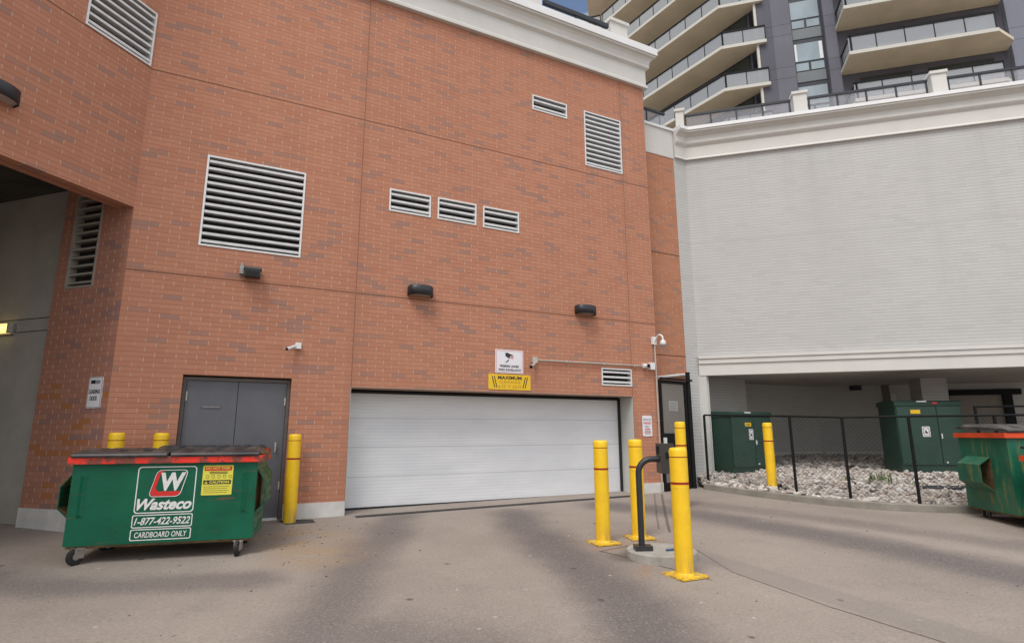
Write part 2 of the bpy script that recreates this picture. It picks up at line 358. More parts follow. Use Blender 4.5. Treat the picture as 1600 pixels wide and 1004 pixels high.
def obj(name, mb, mat, parent=None, off=(0,0,0), loc=None, weld=False):
    me = bpy.data.meshes.new(name); o3 = Vector(off)
    me.from_pydata([tuple(Vector(p)-o3) for p in mb.v], [], mb.f); me.materials.append(M[mat] if isinstance(mat, str) else mat)
    l = me.uv_layers.new(name='UVMap'); k = 0
    flat = [c for uv in mb.uv for q in uv for c in q]; l.data.foreach_set('uv', flat)
    me.polygons.foreach_set('use_smooth', mb.sm); me.update()
    if weld:
        import bmesh
        bm = bmesh.new(); bm.from_mesh(me); bmesh.ops.remove_doubles(bm, verts=bm.verts, dist=1e-5); bm.to_mesh(me); bm.free()
    o = bpy.data.objects.new(name, me); COL.objects.link(o)
    if parent: o.parent = parent
    if loc is not None: o.location = loc
    return o
def objs(name, boxes, mat, parent, off=(0,0,0), bv=0, tr=None):
    """one object per box: boxes is a list of (plane, u0, u1, z0, z1, d0, d1)"""
    out = []
    for pl, *q in boxes:
        mb = MB(); pl.box(mb, *q); o = obj(name, mb, mat, parent, off)
        if tr is not None: o.data.transform(tr)
        if bv: bevel(o, bv)
        out.append(o)
    return out
def bevel(o, w=.006, seg=2):
    md = o.modifiers.new('bevel', 'BEVEL'); md.width = w; md.segments = seg; md.limit_method = 'ANGLE'; md.angle_limit = R(40); return o
def tag(o, label, cat, group=None):
    o['label'] = label; o['category'] = cat
    if group: o['group'] = group
    return o
def thing(name, label, cat, loc=(0,0,0), rz=0, group=None):
    e = bpy.data.objects.new(name, None); COL.objects.link(e); e.location = loc; e.rotation_euler = (0,0,rz); e.empty_display_size = .2
    return tag(e, label, cat, group)
def struct(o): o['kind'] = 'structure'; return o
def kids(o): return [c for c in o.children]
def dup(root, loc, rz=0, label=None, group=None, scale=None):
    r = root.copy(); COL.objects.link(r); r.location = loc; r.rotation_euler = (0,0,rz)
    if label: r['label'] = label
    if group: r['group'] = group
    if scale: r.scale = scale
    for ch in kids(root):
        c = ch.copy(); COL.objects.link(c); c.parent = r
        for g in kids(ch):
            d = g.copy(); COL.objects.link(d); d.parent = c
    return r
class Pl:
    """vertical plane: u along the wall, z up, d outwards (towards the yard)"""
    def __init__(s, x, y, az):
        a = R(az); s.x, s.y, s.ux, s.uy = x, y, sin(a), cos(a); s.nx, s.ny = s.uy, -s.ux
    def __call__(s, u, d, z): return (s.x+s.ux*u+s.nx*d, s.y+s.uy*u+s.ny*d, z)
    def box(s, mb, u0, u1, z0, z1, d0, d1): mb.box(u0, u1, -d1, -d0, z0, z1, T=lambda u, y, z: s(u, -y, z))
    def rect(s, mb, u0, u1, z0, z1, d): mb.face([s(u0,d,z0), s(u1,d,z0), s(u1,d,z1), s(u0,d,z1)], [(u0,z0),(u1,z0),(u1,z1),(u0,z1)])
    def polyline(s, mb, pts, d0, d1):
        n = len(pts); mb.face([s(u, d1, z) for u, z in pts], list(pts)); mb.face([s(u, d0, z) for u, z in reversed(pts)])
        for i in range(n):
            (a, b), (c, e) = pts[i], pts[(i+1)%n]; mb.face([s(a,d0,b), s(c,d0,e), s(c,d1,e), s(a,d1,b)])
def wall(pl, mb, u0, u1, z0, z1, holes=(), th=.25, rev=None):
    rev = rev or th
    us = sorted({u0, u1, *[h[0] for h in holes], *[h[1] for h in holes]}); zs = sorted({z0, z1, *[h[2] for h in holes], *[h[3] for h in holes]})
    us = [u for u in us if u0 <= u <= u1]; zs = [z for z in zs if z0 <= z <= z1]
    inh = lambda u, z: any(h[0] < u < h[1] and h[2] < z < h[3] for h in holes)
    for a, b in zip(us[:-1], us[1:]):
        for c, d in zip(zs[:-1], zs[1:]):
            if not inh((a+b)/2, (c+d)/2): pl.rect(mb, a, b, c, d, 0)
    for h in holes:
        a, b, c, d = h[:4]; r = h[4] if len(h) > 4 else rev
        mb.face([pl(a,0,c), pl(a,0,d), pl(a,-r,d), pl(a,-r,c)], [(a,c),(a,d),(a+r,d),(a+r,c)])
        mb.face([pl(b,0,d), pl(b,0,c), pl(b,-r,c), pl(b,-r,d)], [(b,d),(b,c),(b+r,c),(b+r,d)])
        mb.face([pl(a,0,d), pl(b,0,d), pl(b,-r,d), pl(a,-r,d)], [(a,d),(b,d),(b,d+r*.2),(a,d+r*.2)])
        if c > z0+1e-3: mb.face([pl(b,0,c), pl(a,0,c), pl(a,-r,c), pl(b,-r,c)], [(b,c),(a,c),(a,c-r),(b,c-r)])
    mb.face([pl(u0,0,z1), pl(u1,0,z1), pl(u1,-th,z1), pl(u0,-th,z1)]); mb.face([pl(u1,0,z0), pl(u1,0,z1), pl(u1,-th,z1), pl(u1,-th,z0)], [(u1,z0),(u1,z1),(u1+th,z1),(u1+th,z0)])
    mb.face([pl(u0,0,z1), pl(u0,0,z0), pl(u0,-th,z0), pl(u0,-th,z1)], [(u0,z1),(u0,z0),(u0-th,z0),(u0-th,z1)])
    mb.face([pl(u1,0,z0), pl(u0,0,z0), pl(u0,-th,z0), pl(u1,-th,z0)], [(u1,z0),(u0,z0),(u0,z0+th*.2),(u1,z0+th*.2)])
def sweep(mb, path, prof, z=0):
    """profile (d,z) swept along a 2D path, d measured to the right-hand side of travel... outward normal = (dy,-dx)"""
    n = len(path); offs = []
    for i in range(n):
        ns = []
        for j in (i-1, i):
            if 0 <= j < n-1:
                dx, dy = path[j+1][0]-path[j][0], path[j+1][1]-path[j][1]; L = math.hypot(dx, dy); ns.append(Vector((dy/L, -dx/L)))
        if len(ns) == 1: offs.append(ns[0])
        else:
            b = (ns[0]+ns[1]).normalized(); offs.append(b/max(.2, b.dot(ns[0])))
    P = [[(path[i][0]+offs[i].x*d, path[i][1]+offs[i].y*d, z+h) for d, h in prof] for i in range(n)]
    for i in range(n-1):
        for k in range(len(prof)-1): mb.face([P[i][k], P[i+1][k], P[i+1][k+1], P[i][k+1]])
    mb.face(P[0]); mb.face(list(reversed(P[-1])))

_tc = {}
def text_polys(body, shear=0., bold=0., space=1.):
    key = (body, shear, bold, space)
    if key not in _tc:
        cu = bpy.data.curves.new('tmp_text', 'FONT'); cu.body = body; cu.size = 1; cu.shear = shear; cu.offset = bold; cu.space_character = space
        cu.resolution_u = 3; cu.align_x = 'CENTER'
        o = bpy.data.objects.new('tmp_text', cu); COL.objects.link(o)
        dg = bpy.context.evaluated_depsgraph_get(); dg.update()
        me = bpy.data.meshes.new_from_object(o.evaluated_get(dg))
        vs = [(v.co.x, v.co.y) for v in me.vertices]; fs = [tuple(p.vertices) for p in me.polygons]
        bpy.data.objects.remove(o); bpy.data.curves.remove(cu); bpy.data.meshes.remove(me)
        _tc[key] = (vs, fs)
    return _tc[key]
def text(mb, body, x0, x1, z0, z1, T, shear=0., bold=0., space=1.):
    """fit the words into the rectangle x0..x1, z0..z1; T maps (x,z) to 3D"""
    vs, fs = text_polys(body, shear, bold, space)
    ax, bx = min(v[0] for v in vs), max(v[0] for v in vs); az, bz = min(v[1] for v in vs), max(v[1] for v in vs)
    i = len(mb.v); mb.v += [T(x0+(x-ax)/(bx-ax)*(x1-x0), z0+(z-az)/(bz-az)*(z1-z0)) for x, z in vs]
    for f in fs: mb.f.append(tuple(i+k for k in f)); mb.uv.append([(0,0)]*len(f)); mb.sm.append(False)
def rrect(x0, x1, z0, z1, r, n=4, shear=0.):
    pts = []
    for cx, cz, a0 in ((x1-r, z0+r, -90), (x1-r, z1-r, 0), (x0+r, z1-r, 90), (x0+r, z0+r, 180)):
        for k in range(n+1): a = R(a0+90*k/n); pts.append((cx+r*cos(a), cz+r*sin(a)))
    return [(x+(z-z0)*shear, z) for x, z in pts]
def ring(mb, o, i, T):
    n = len(o)
    for k in range(n): mb.face([T(*o[k]), T(*o[(k+1)%n]), T(*i[(k+1)%n]), T(*i[k])])
def flat(mb, pts, T): mb.face([T(*p) for p in pts])

# ------------------------------------------------------------------ the planes of the place
RED = Pl(-3.4, 9.075, 63.2)
cx_, cy_, _ = RED(-2.485, 0, 0)
LW = Pl(cx_, cy_, 18.4)            # overhanging wall, u runs back to the corner (u<0 is nearer)
PS = Pl(cx_, cy_, 108.0)           # pier side under the overhang, u<0 runs to the left
R2 = Pl(*RED(0, -.4, 0)[:2], 63.2) # set-back strip of the red wall
WX, WY = 4.448, 13.488
WW = Pl(WX, WY, 105.6)             # white wall
def gz(x, y):
    yy = min(y, 14.0); return -.219-.0101*max(-12, min(12, x))+.0398*max(-40, yy)

# ------------------------------------------------------------------ ground
mb = MB(); xs = [-300, -60, -20, -12, -8, -4, 0, 4, 8, 12, 20, 60, 300]; ys = [-300, -60, -40, -20, -8, 0, 4, 8, 11, 14, 14.01, 60, 300]
for a, b in zip(xs[:-1], xs[1:]):
    for c_, d_ in zip(ys[:-1], ys[1:]):
        mb.face([(a,c_,gz(a,c_)), (b,c_,gz(b,c_)), (b,d_,gz(b,d_)), (a,d_,gz(a,d_))])
struct(obj('pavement', mb, 'pave', weld=True))
mb = MB(); q = [(-3.56, 8.99), (-3.30, 8.70), (-2.93, 8.86), (-3.06, 9.11)]
mb.face([(x, y, gz(x, y)+.004) for x, y in q]); struct(obj('asphalt_patch', mb, 'patch'))

# ------------------------------------------------------------------ louvre vents
def vent(pl, parent, off, u0, u1, z0, z1, pitch=.118, depth=.12, mats=('alu', 'aluslat'), lip=.040):
    f = MB(); w = .028
    pl.box(f, u0, u0+w, z0, z1, -depth, .012); pl.box(f, u1-w, u1, z0, z1, -depth, .012)
    pl.box(f, u0+w, u1-w, z1-w, z1, -depth, .012); pl.box(f, u0+w, u1-w, z0, z0+w, -depth, .012)
    fr = obj('louver_vent', f, mats[0], parent, off)
    s = MB(); n = max(2, round((z1-z0-2*w)/pitch)); p = (z1-z0-2*w)/n
    for k in range(n):
        zb = z0+w+k*p+p*.30
        # blade: bright front lip, sloping sheet rising inwards
        pl.box(s, u0+w, u1-w, zb, zb+lip, -.016, -.004)
        a, b = u0+w, u1-w; zi = zb+.004+p*.05
        for e in (0, .004):
            s.face([pl(a,-.016,zb+.004+e), pl(b,-.016,zb+.004+e), pl(b,-depth+.01,zi+e), pl(a,-depth+.01,zi+e)])
    obj('blades', s, mats[1], fr)
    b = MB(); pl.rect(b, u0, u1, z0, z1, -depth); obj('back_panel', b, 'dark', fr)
    for c in fr.children:
        if off != (0,0,0): c.data.transform(Matrix.Translation(-Vector(off)))
    return fr

# ------------------------------------------------------------------ red brick building
ROFF = (RED(2, -3, 0)[0], RED(2, -3, 0)[1], .2)
red = thing('brick_building', 'red brick building with a wide white garage door, louvre vents and a pale cornice', 'building', ROFF)
vents_red = [(-1.602, -.117, 4.314, 5.815), (1.325, 2.11, 5.407, 5.834), (2.245, 3.037, 5.409, 5.84), (3.178, 3.972, 5.398, 5.836),
             (4.31, 5.18, 8.237, 8.585), (5.63, 6.643, 7.245, 8.567), (5.876, 6.655, 2.423, 2.786)]
DOOR = (-1.615, -.112, .17, 2.322); GAR = (.81, 6.665, .17, 2.225)
mb = MB(); wall(RED, mb, -2.485, 7.365, .05, 9.72, [(*v, .12) for v in vents_red]+[(*DOOR, .16), (*GAR, .48)], th=.55)
obj('front_wall', mb, 'brick', red, ROFF)
mb = MB(); wall(LW, mb, -9.5, 0, 4.77, 9.72, [(-1.04, .02-.055, 7.08, 8.01, .12)], th=.30)
obj('overhanging_wall', mb, 'brick', red, ROFF)
mb = MB(); wall(PS, mb, -1.44, 0, .12, 5.32, [(-1.205, -.62, 3.61, 5.12, .12)], th=.45); obj('pier_side', mb, 'brick_side', red, ROFF)
mb = MB(); wall(R2, mb, 7.2, 8.60, .05, 8.25, th=.3); obj('recessed_wall', mb, 'brick_far', red, ROFF)
for v in vents_red: vent(RED, red, ROFF, *v)
vent(LW, red, ROFF, -1.04, -.035, 7.08, 8.01)
vent(PS, red, ROFF, -1.205, -.62, 3.61, 5.12, pitch=.135, mats=('shadealu', 'shadealu'), lip=.03)
# cornice and parapet
L_far = LW(-9.5, 0, 0); corner = (cx_, cy_); R_end = RED(7.365, 0, 0); R_back = RED(7.365, -6, 0)
prof = [(-.2, 9.60), (.09, 9.60), (.09, 9.66), (.06, 9.70), (.06, 10.08), (.13, 10.13), (.13, 10.20), (.15, 10.30), (.19, 10.36), (.25, 10.38), (.25, 10.42), (.22, 10.42), (-.2, 10.42)]
path = [L_far[:2], corner, R_end[:2], R_back[:2]]
mb = MB(); sweep(mb, path, prof); obj('cornice', mb, 'wtrim', red, ROFF)
mb = MB(); sweep(mb, path, [(-.25, 10.423), (.28, 10.423), (.28, 10.60), (-.25, 10.63)]); obj('parapet_cap', mb, 'capwhite', red, ROFF)
mb = MB()   # solid body behind the facade, keeps daylight out
mb.poly([RED(7.3,-.56,0)[:2], RED(7.3,-9,0)[:2], RED(-4,-9,0)[:2], RED(-3.4,-.9,0)[:2], RED(-2.2,-.56,0)[:2]], 5.35, 10.5); obj('roof_block', mb, 'conc', red, ROFF)
mb = MB(); mb.poly([RED(7.3,-.56,0)[:2], RED(7.3,-9,0)[:2], RED(-1,-9,0)[:2], RED(-2.2,-.56,0)[:2]], 0, 5.34); obj('inner_block', mb, 'dark', red, ROFF)
# base trim
objs('base_trim', [(RED, a, b, .06, .405 if a < 2 else .44, 0, .014) for a, b in ((-2.485, -1.615), (-.112, .81), (6.665, 7.365))]+[(PS, -1.44, -.014, .1, .445, 0, .014)], 'basetrim', red, ROFF, .003)
# steel lintel lip over the garage, jambs
objs('garage_jamb', [(RED, 6.655, 6.662, .16, 2.22, -.48, -.004), (RED, .813, .82, .16, 2.22, -.48, -.004)], 'jamb', red, ROFF)
mb = MB(); RED.box(mb, .82, 6.655, 2.212, 2.2245, -.40, .004); obj('lintel', mb, 'lintel', red, ROFF)
mb = MB(); RED.box(mb, .82, 6.655, .235, 2.19, -.52, -.47); gd = obj('garage_door', mb, 'gdoor', red, ROFF)
mb = MB(); RED.box(mb, .82, 6.655, 2.15, 2.19, -.465, -.43); RED.box(mb, 6.60, 6.652, .2, 2.15, -.465, -.43); RED.box(mb, .82, .85, .2, 2.15, -.465, -.43)
RED.box(mb, .86, 6.6, .17, .238, -.5, -.455)
for c in [obj('door_seal', mb, 'rubber', gd)]: c.data.transform(Matrix.Translation(-Vector(ROFF)))
# personnel double door
mb = MB(); RED.box(mb, -1.61, -1.565, .17, 2.30, -.16, -.09); RED.box(mb, -.162, -.117, .17, 2.30, -.16, -.09); RED.box(mb, -1.565, -.162, 2.25, 2.30, -.16, -.09)
df = obj('door_frame', mb, 'doorframe', red, ROFF)
SUB = Matrix.Translation(-Vector(ROFF))
def sub(name, mb, mat, par): o = obj(name, mb, mat, par); o.data.transform(SUB); return o
mb = MB(); RED.box(mb, -1.560, -.868, .21, 2.245, -.155, -.115); d1 = obj('door', mb, 'doorgrey', red, ROFF); bevel(d1, .004)
mb = MB(); RED.box(mb, -.860, -.167, .21, 2.245, -.155, -.115); d2 = obj('door', mb, 'doorgrey', red, ROFF); bevel(d2, .004)
mb = MB(); RED.box(mb, -.285, -.262, 1.18, 1.33, -.115, -.107); RED.box(mb, -.282, -.266, 1.21, 1.30, -.10, -.07); sub('door_handle', mb, 'steel', d2)
mb = MB(); RED.box(mb, -1.34, -1.08, 1.835, 1.885, -.115, -.108); s_ = sub('door_plate', mb, 'doorframe', d1)
mb = MB(); [RED.rect(mb, -1.325+k*.03, -1.303+k*.03, 1.850, 1.870, -.105) for k in range(8)]; sub('plate_lettering', mb, 'greyink', d1)
mb = MB(); RED.box(mb, -1.556, -1.54, 1.95, 2.08, -.115, -.10); sub('hinge', mb, 'steel', d1)
objs('hinge', [(RED, -.19, -.172, 1.90, 2.02, -.115, -.10), (RED, -.19, -.172, .62, .74, -.115, -.10)], 'steel', d2, tr=SUB)
mb = MB(); RED.box(mb, -1.556, -.175, .17, .208, -.15, -.06); obj('threshold', mb, 'alu', red, ROFF)
# loading bay: concrete wall, ceiling
CWp = Pl(PS(-1.44, -.1, 0)[0], PS(-1.44, -.1, 0)[1], 108.0)
mb = MB(); CWp.box(mb, -12, 0, -.3, 5.30, -.3, 0); obj('loading_bay_wall', mb, 'conc', red, ROFF)
mb = MB()
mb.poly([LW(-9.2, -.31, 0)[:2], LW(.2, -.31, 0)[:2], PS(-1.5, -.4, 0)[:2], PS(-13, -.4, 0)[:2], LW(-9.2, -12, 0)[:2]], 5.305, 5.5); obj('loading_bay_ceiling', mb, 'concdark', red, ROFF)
mb = MB(); LW.box(mb, -9.5, -9.2, -.6, 5.3, -12, -.31); LW.box(mb, -9.2, 6, -.6, 5.3, -12.3, -12); obj('loading_bay_far_wall', mb, 'conc', red, ROFF)
objs('panel_seam', [(CWp, -12, -.02, 3.02, 3.03, 0, .008), (CWp, -12, -.02, 3.22, 3.23, 0, .008)], 'concdark', red, ROFF)
# roof terrace rail and post
for u in (4.10, 6.50):
    mb = MB(); RED.box(mb, u, u+.50, 10.6, 11.20, -.52, -.02); RED.box(mb, u-.04, u+.54, 11.20, 11.28, -.56, .02); bevel(obj('roof_post', mb, 'wtrim', red, ROFF), .01)
mb = MB(); RED.box(mb, 4.66, 6.44, 10.98, 11.08, -.09, -.01); RED.box(mb, -2, 4.04, 10.98, 11.08, -.09, -.01); RED.box(mb, 5.5, 5.54, 10.6, 10.98, -.07, -.03); RED.box(mb, 4.66, 6.44, 10.80, 10.84, -.07, -.03)
obj('roof_rail', mb, 'winframe', red, ROFF)

# ------------------------------------------------------------------ white brick building
WOFF = (WW(5, -4, 0)[0], WW(5, -4, 0)[1], .3)
wb = thing('white_building', 'white painted brick podium with moulded cornice, open undercroft and glass roof rail', 'building', WOFF)
WSUB = Matrix.Translation(-Vector(WOFF))
r2a = R2(8.60, 0, 0); 
mb = MB(); wall(WW, mb, 0, 10.5, 3.16, 8.4, th=.3); obj('front_wall', mb, 'wbrick', wb, WOFF)
ulen = math.hypot(WX-r2a[0], WY-r2a[1])
RN = Pl(r2a[0], r2a[1], math.degrees(math.atan2(WX-r2a[0], WY-r2a[1])))
mb = MB(); wall(RN, mb, 0, ulen, .1, 8.4, th=.2); obj('side_strip', mb, 'wbrick', wb, WOFF)
R7 = R2(7.25, .0, 0)
mb = MB(); sweep(mb, [R7[:2], r2a[:2]], [(-.2, 8.25), (.012, 8.25), (.012, 8.99), (-.2, 8.99)]); obj('link_parapet', mb, 'wtrim', wb, WOFF)
mb = MB(); sweep(mb, [R7[:2], r2a[:2]], [(-.25, 8.993), (.05, 8.993), (.05, 9.06), (-.25, 9.08)]); obj('link_cap', mb, 'capwhite', wb, WOFF)
wprof = [(-.2, 8.28), (.07, 8.28), (.05, 8.34), (.05, 8.62), (.10, 8.67), (.12, 8.70), (.12, 8.86), (.20, 8.92), (.26, 8.94), (.26, 8.98), (-.2, 8.98)]
wend = WW(10.5, 0, 0)
wpath = [RN(.02, 0, 0)[:2], (WX, WY), wend[:2]]
mb = MB(); sweep(mb, wpath, wprof); obj('cornice', mb, 'wtrim', wb, WOFF)
mb = MB(); sweep(mb, wpath, [(-.25, 8.983), (.285, 8.983), (.285, 9.07), (-.25, 9.09)]); obj('parapet_cap', mb, 'capwhite', wb, WOFF)
mb = MB(); WW.box(mb, 0.0, 10.5, 2.785, 3.06, -.25, .045); WW.box(mb, 0.0, 10.5, 3.062, 3.175, -.2, .075); WW.box(mb, 0.0, 10.5, 3.178, 3.235, -.2, .10); obj('lower_band', mb, 'wtrim', wb, WOFF)
mb = MB(); WW.box(mb, -.03, .155, .22, 2.783, -.12, .03); WW.box(mb, .155, .2, .22, 2.783, -.12, -.06); bevel(obj('corner_post', mb, 'jamb', wb, WOFF), .006)
# undercroft: soffit, back walls, columns
B1 = Pl(6.63, 16.4, 66.2); B2 = Pl(9.37, 17.6, 105.6); kB = 1.15; zB = lambda z: 1.45+(z-1.45)*kB
mb = MB(); mb.poly([WW(.0, -.26, 0)[:2], WW(10.5, -.26, 0)[:2], WW(10.5, -8, 0)[:2], WW(0, -8, 0)[:2]], 2.85, 3.1); obj('soffit', mb, 'soffit', wb, WOFF)
mb = MB(); B1.box(mb, -2.5, 2.99, .2, 3.0, -.3, 0); B2.box(mb, -.02, 6.4, .2, 3.0, -.3, 0); obj('undercroft_wall', mb, 'wbrick', wb, WOFF)
C1 = Pl(4.80, 14.35, 59)
mb = MB(); C1.box(mb, -.4, 1.66, .2, 2.998, -.6, 0); obj('column', mb, 'wbrick', wb, WOFF)
C2 = Pl(10.72, 14.95, 100)
mb = MB(); C2.box(mb, 0, .62, .2, 2.998, -.6, 0); obj('column', mb, 'wbrick', wb, WOFF)
mb = MB(); B1.box(mb, -2, 2.95, .6, .90, 0, .05); B2.box(mb, .06, 2.6, .6, .90, 0, .05); B2.box(mb, 1.98, 2.12, .9, 2.6, 0, .05); obj('ledge', mb, 'basetrim', wb, WOFF)
mb = MB(); B2.box(mb, 1.78, 1.97, .9, 2.998, 0, .03); obj('dark_pilaster', mb, 'doorframe', wb, WOFF)
mb = MB(); B2.box(mb, 3.3, 5.2, 2.50, 2.66, 0, .12); B2.box(mb, 4.75, 4.97, .5, 2.50, 0, .12); B2.box(mb, 3.3, 3.45, .5, 2.50, 0, .12); bf = obj('shutter_frame', mb, 'black', wb, WOFF)
mb = MB(); B2.box(mb, 3.45, 4.75, .5, 2.50, 0, .05); o = obj('shutter', mb, 'beigedoor', bf); o.data.transform(WSUB)
mb = MB(); mb.poly([WW(0.3,-.31,0)[:2], WW(10.5,-.31,0)[:2], WW(10.5,-9,0)[:2], WW(.3,-9,0)[:2]], 3.11, 8.9); obj('upper_block', mb, 'conc', wb, WOFF)
# roof rail of glass and posts
def posts(mb, us, w=.30):
    for u in us: WW.box(mb, u, u+w, 9.08, 9.62, -.17, .13); WW.box(mb, u-.03, u+w+.03, 9.62, 9.69, -.20, .16)
for pu, pw in ((-.17, .2), (2.62, .3), (5.56, .3), (8.5, .3)): mb = MB(); posts(mb, [pu], pw); bevel(obj('roof_post', mb, 'wtrim', wb, WOFF), .008)
hr = MB(); 
for a, b in ((.06, 2.58), (2.97, 5.52), (5.91, 8.46), (8.85, 10.4)):
    WW.box(hr, a, b, 9.51, 9.565, -.03, .03)
    n = 4 if b-a < 3 else 5
    for k in range(n+1): u = a+.02+(b-a-.05)*k/n; WW.box(hr, u-.018, u+.018, 9.08, 9.51, -.018, .018)
rr = obj('roof_rail', hr, 'winframe', wb, WOFF)
g = MB()
for a, b in ((.06, 2.58), (2.97, 5.52), (5.91, 8.46), (8.85, 10.4)): WW.box(g, a+.03, b-.04, 9.12, 9.50, -.004, .004)
o = obj('rail_glass', g, 'podglass', rr); o.data.transform(WSUB)
# short return rail on the link
mb = MB(); R2.box(mb, 7.45, 8.50, 9.5, 9.56, -.16, -.10); R2.box(mb, 7.9, 7.93, 9.07, 9.5, -.145, -.115); lr = obj('link_rail', mb, 'winframe', wb, WOFF)
mb = MB(); R2.box(mb, 7.45, 8.5, 9.1, 9.49, -.134, -.126); o = obj('link_glass', mb, 'podglass', lr); o.data.transform(WSUB)

# ------------------------------------------------------------------ tower behind
FH = 2.96; Z0 = 22.45
TOFF = (17, 34, 0)
tw = thing('apartment_tower', 'tall slate grey apartment tower with beige balconies behind the podium', 'building', TOFF)
TS = Matrix.Translation(-Vector(TOFF))
F = Pl(19.85, 30.58, 105.6); A_ = Pl(19.22, 28.68, 105.6)
mb = MB(); wall(F, mb, -4.42, 11, 3, 52, [(-2.47, -.66, 3.2, 51.8, .35)], th=.5); obj('main_wall', mb, 'tower', tw, TOFF)
mb = MB(); F.box(mb, -3.55, -2.47, 3, 52, 0, .02); F.box(mb, -.66, -.05, 3, 52, 0, .16); obj('pilaster', mb, 'towermid', tw, TOFF)
mb = MB(); F.box(mb, 8.36, 14, 3, 52, 0, .35); obj('end_wall', mb, 'towerpale', tw, TOFF)
# stair windows: one column of glazed panels
for k in range(-1, 9):
    z = Z0+k*FH
    mb = MB(); F.box(mb, -2.47, -.66, z+.05, z+FH+.02, -.34, -.26); w = obj('window', mb, 'winframe', tw, TOFF)
    objs('pane', [(F, -2.38, -.78, z+1.50, z+2.72, -.26, -.235), (F, -2.36, -1.66, z+.86, z+1.36, -.26, -.235), (F, -1.52, -.80, z+.86, z+1.36, -.26, -.235)], 'winglass', w, tr=TS)
    g = MB(); F.box(g, -2.38, -.76, z+.10, z+.78, -.26, -.245); o = obj('spandrel_panel', g, 'spandrel', w); o.data.transform(TS)
    if k in (0, 2, 3):
        objs('curtain', [(F, -2.36, -2.24, z+1.52, z+2.70, -.234, -.228), (F, -.98, -.80, z+1.52, z+2.70, -.234, -.228)], 'white', w, tr=TS)
# recessed glazing behind the right balconies
objs('balcony_glazing', [(F, a, b, Z0+k*FH+.25, Z0+k*FH+2.6, 0, .03) for k in range(-1, 3) for a, b in ((.9, 3.6), (4.4, 7.6))], 'darkglass', tw, TOFF)
def prism(mb, pts, z0, z1): mb.poly(pts, z0, z1)
def balcony(slab_pts, rail_path, name='balcony', posts_every=1.45):
    """slab at local z=0, built at TOFF in x,y; rail_path is the free edge"""
    mb = MB(); mb.poly(slab_pts, 0, .20); s = obj(name, mb, 'slab', tw, TOFF)
    e = MB(); sweep(e, [p for p in rail_path], [(.0, -.004), (.03, -.004), (.03, .205), (.0, .205)]); o = obj('slab_edge', e, 'pale', s); o.data.transform(TS)
    g = MB(); h = MB()
    for (ax, ay), (bx, by) in zip(rail_path[:-1], rail_path[1:]):
        az = math.degrees(math.atan2(bx-ax, by-ay)); L = math.hypot(bx-ax, by-ay); pl = Pl(ax, ay, az)
        pl.box(h, 0, L, 1.19, 1.30, -.18, -.10); n = max(1, round(L/posts_every))
        pl.box(h, .05, L-.05, .235, .26, -.155, -.125)
        for k in range(n):
            pl.box(g, k*L/n+.025, (k+1)*L/n-.025, .27, 1.19, -.146, -.134)
        for k in range(n+1): u = min(max(k*L/n, .13), L-.03); pl.box(h, u-.022, u+.022, .2, 1.19, -.165, -.115)
    for nm, b, m_ in (('glass_panel', g, 'railglass'), ('handrail', h, 'black')):
        o = obj(nm, b, m_, s); o.data.transform(TS)
    return s
def copy_part(p, dz):
    c = p.copy(); COL.objects.link(c); c.parent = tw; c.location = (p.location.x, p.location.y, p.location.z+dz)
    for g in kids(p):
        d = g.copy(); COL.objects.link(d); d.parent = c
a0, a1, a2, a3 = A_(0,0,0)[:2], A_(7.12,0,0)[:2], F(8.3,0,0)[:2], F(-.05,0,0)[:2]
rb = balcony([a0, a1, A_(8.3, -1.1, 0)[:2], a2, a3], [a3, a0, a1]); rb.location.z += Z0
for k in (-3, -2, -1, 1, 2): copy_part(rb, k*FH)
C0, CR, CW_, CE, CE2 = (13.42, 32.15), (15.98, 31.45), (15.52, 32.6), (7.4, 41.3), (6.35, 41.6)
GI = (9.4, 43.2)
lb = balcony([CE2, CE, C0, CR, CW_, (11.2, 39.3), (8.6, 45.5), (7.2, 45.5)], [CE2, CE, C0, CR]); lb.location.z += Z0
for k in (-3, -2, -1, 1, 2, 3, 4, 5, 6, 7): copy_part(lb, k*FH)
# glazed wall behind the left balconies
d_ = math.degrees(math.atan2(15.5-10.6, 32.55-40.6)); GL = Pl(10.6, 40.6, d_); Lg = math.hypot(15.5-10.6, 32.55-40.6)
mb = MB(); GL.box(mb, -6, Lg, 3, 48, -.6, 0); obj('rear_wall', mb, 'tower', tw, TOFF)
for k in range(-4, 8):
    z = Z0+k*FH
    for ua, ub, zt_ in ((Lg-2.5, Lg-.12, FH-.06), (Lg-7.2, Lg-4.6, 2.5)):
        w = objs('balcony_door', [(GL, ua, ub, z+.22, z+zt_, 0, .06)], 'winframe', tw, TOFF)[0]; um = (ua+ub)/2
        objs('pane', [(GL, ua+.08, um-.04, z+.3, z+zt_-.12, .06, .075), (GL, um+.04, ub-.08, z+.3, z+zt_-.12, .06, .075)], 'darkglass', w, tr=TS)
mb = MB(); F.box(mb, -4.54, -4.40, 3, 46, -.2, .05); obj('corner_post', mb, 'pale', tw, TOFF)
mb = MB(); mb.poly([(15.2, 33.4), (21, 31.5), (29, 29), (29, 48), (9.5, 48), (10.4, 42.8)], 3, 47); obj('core', mb, 'tower', tw, TOFF)

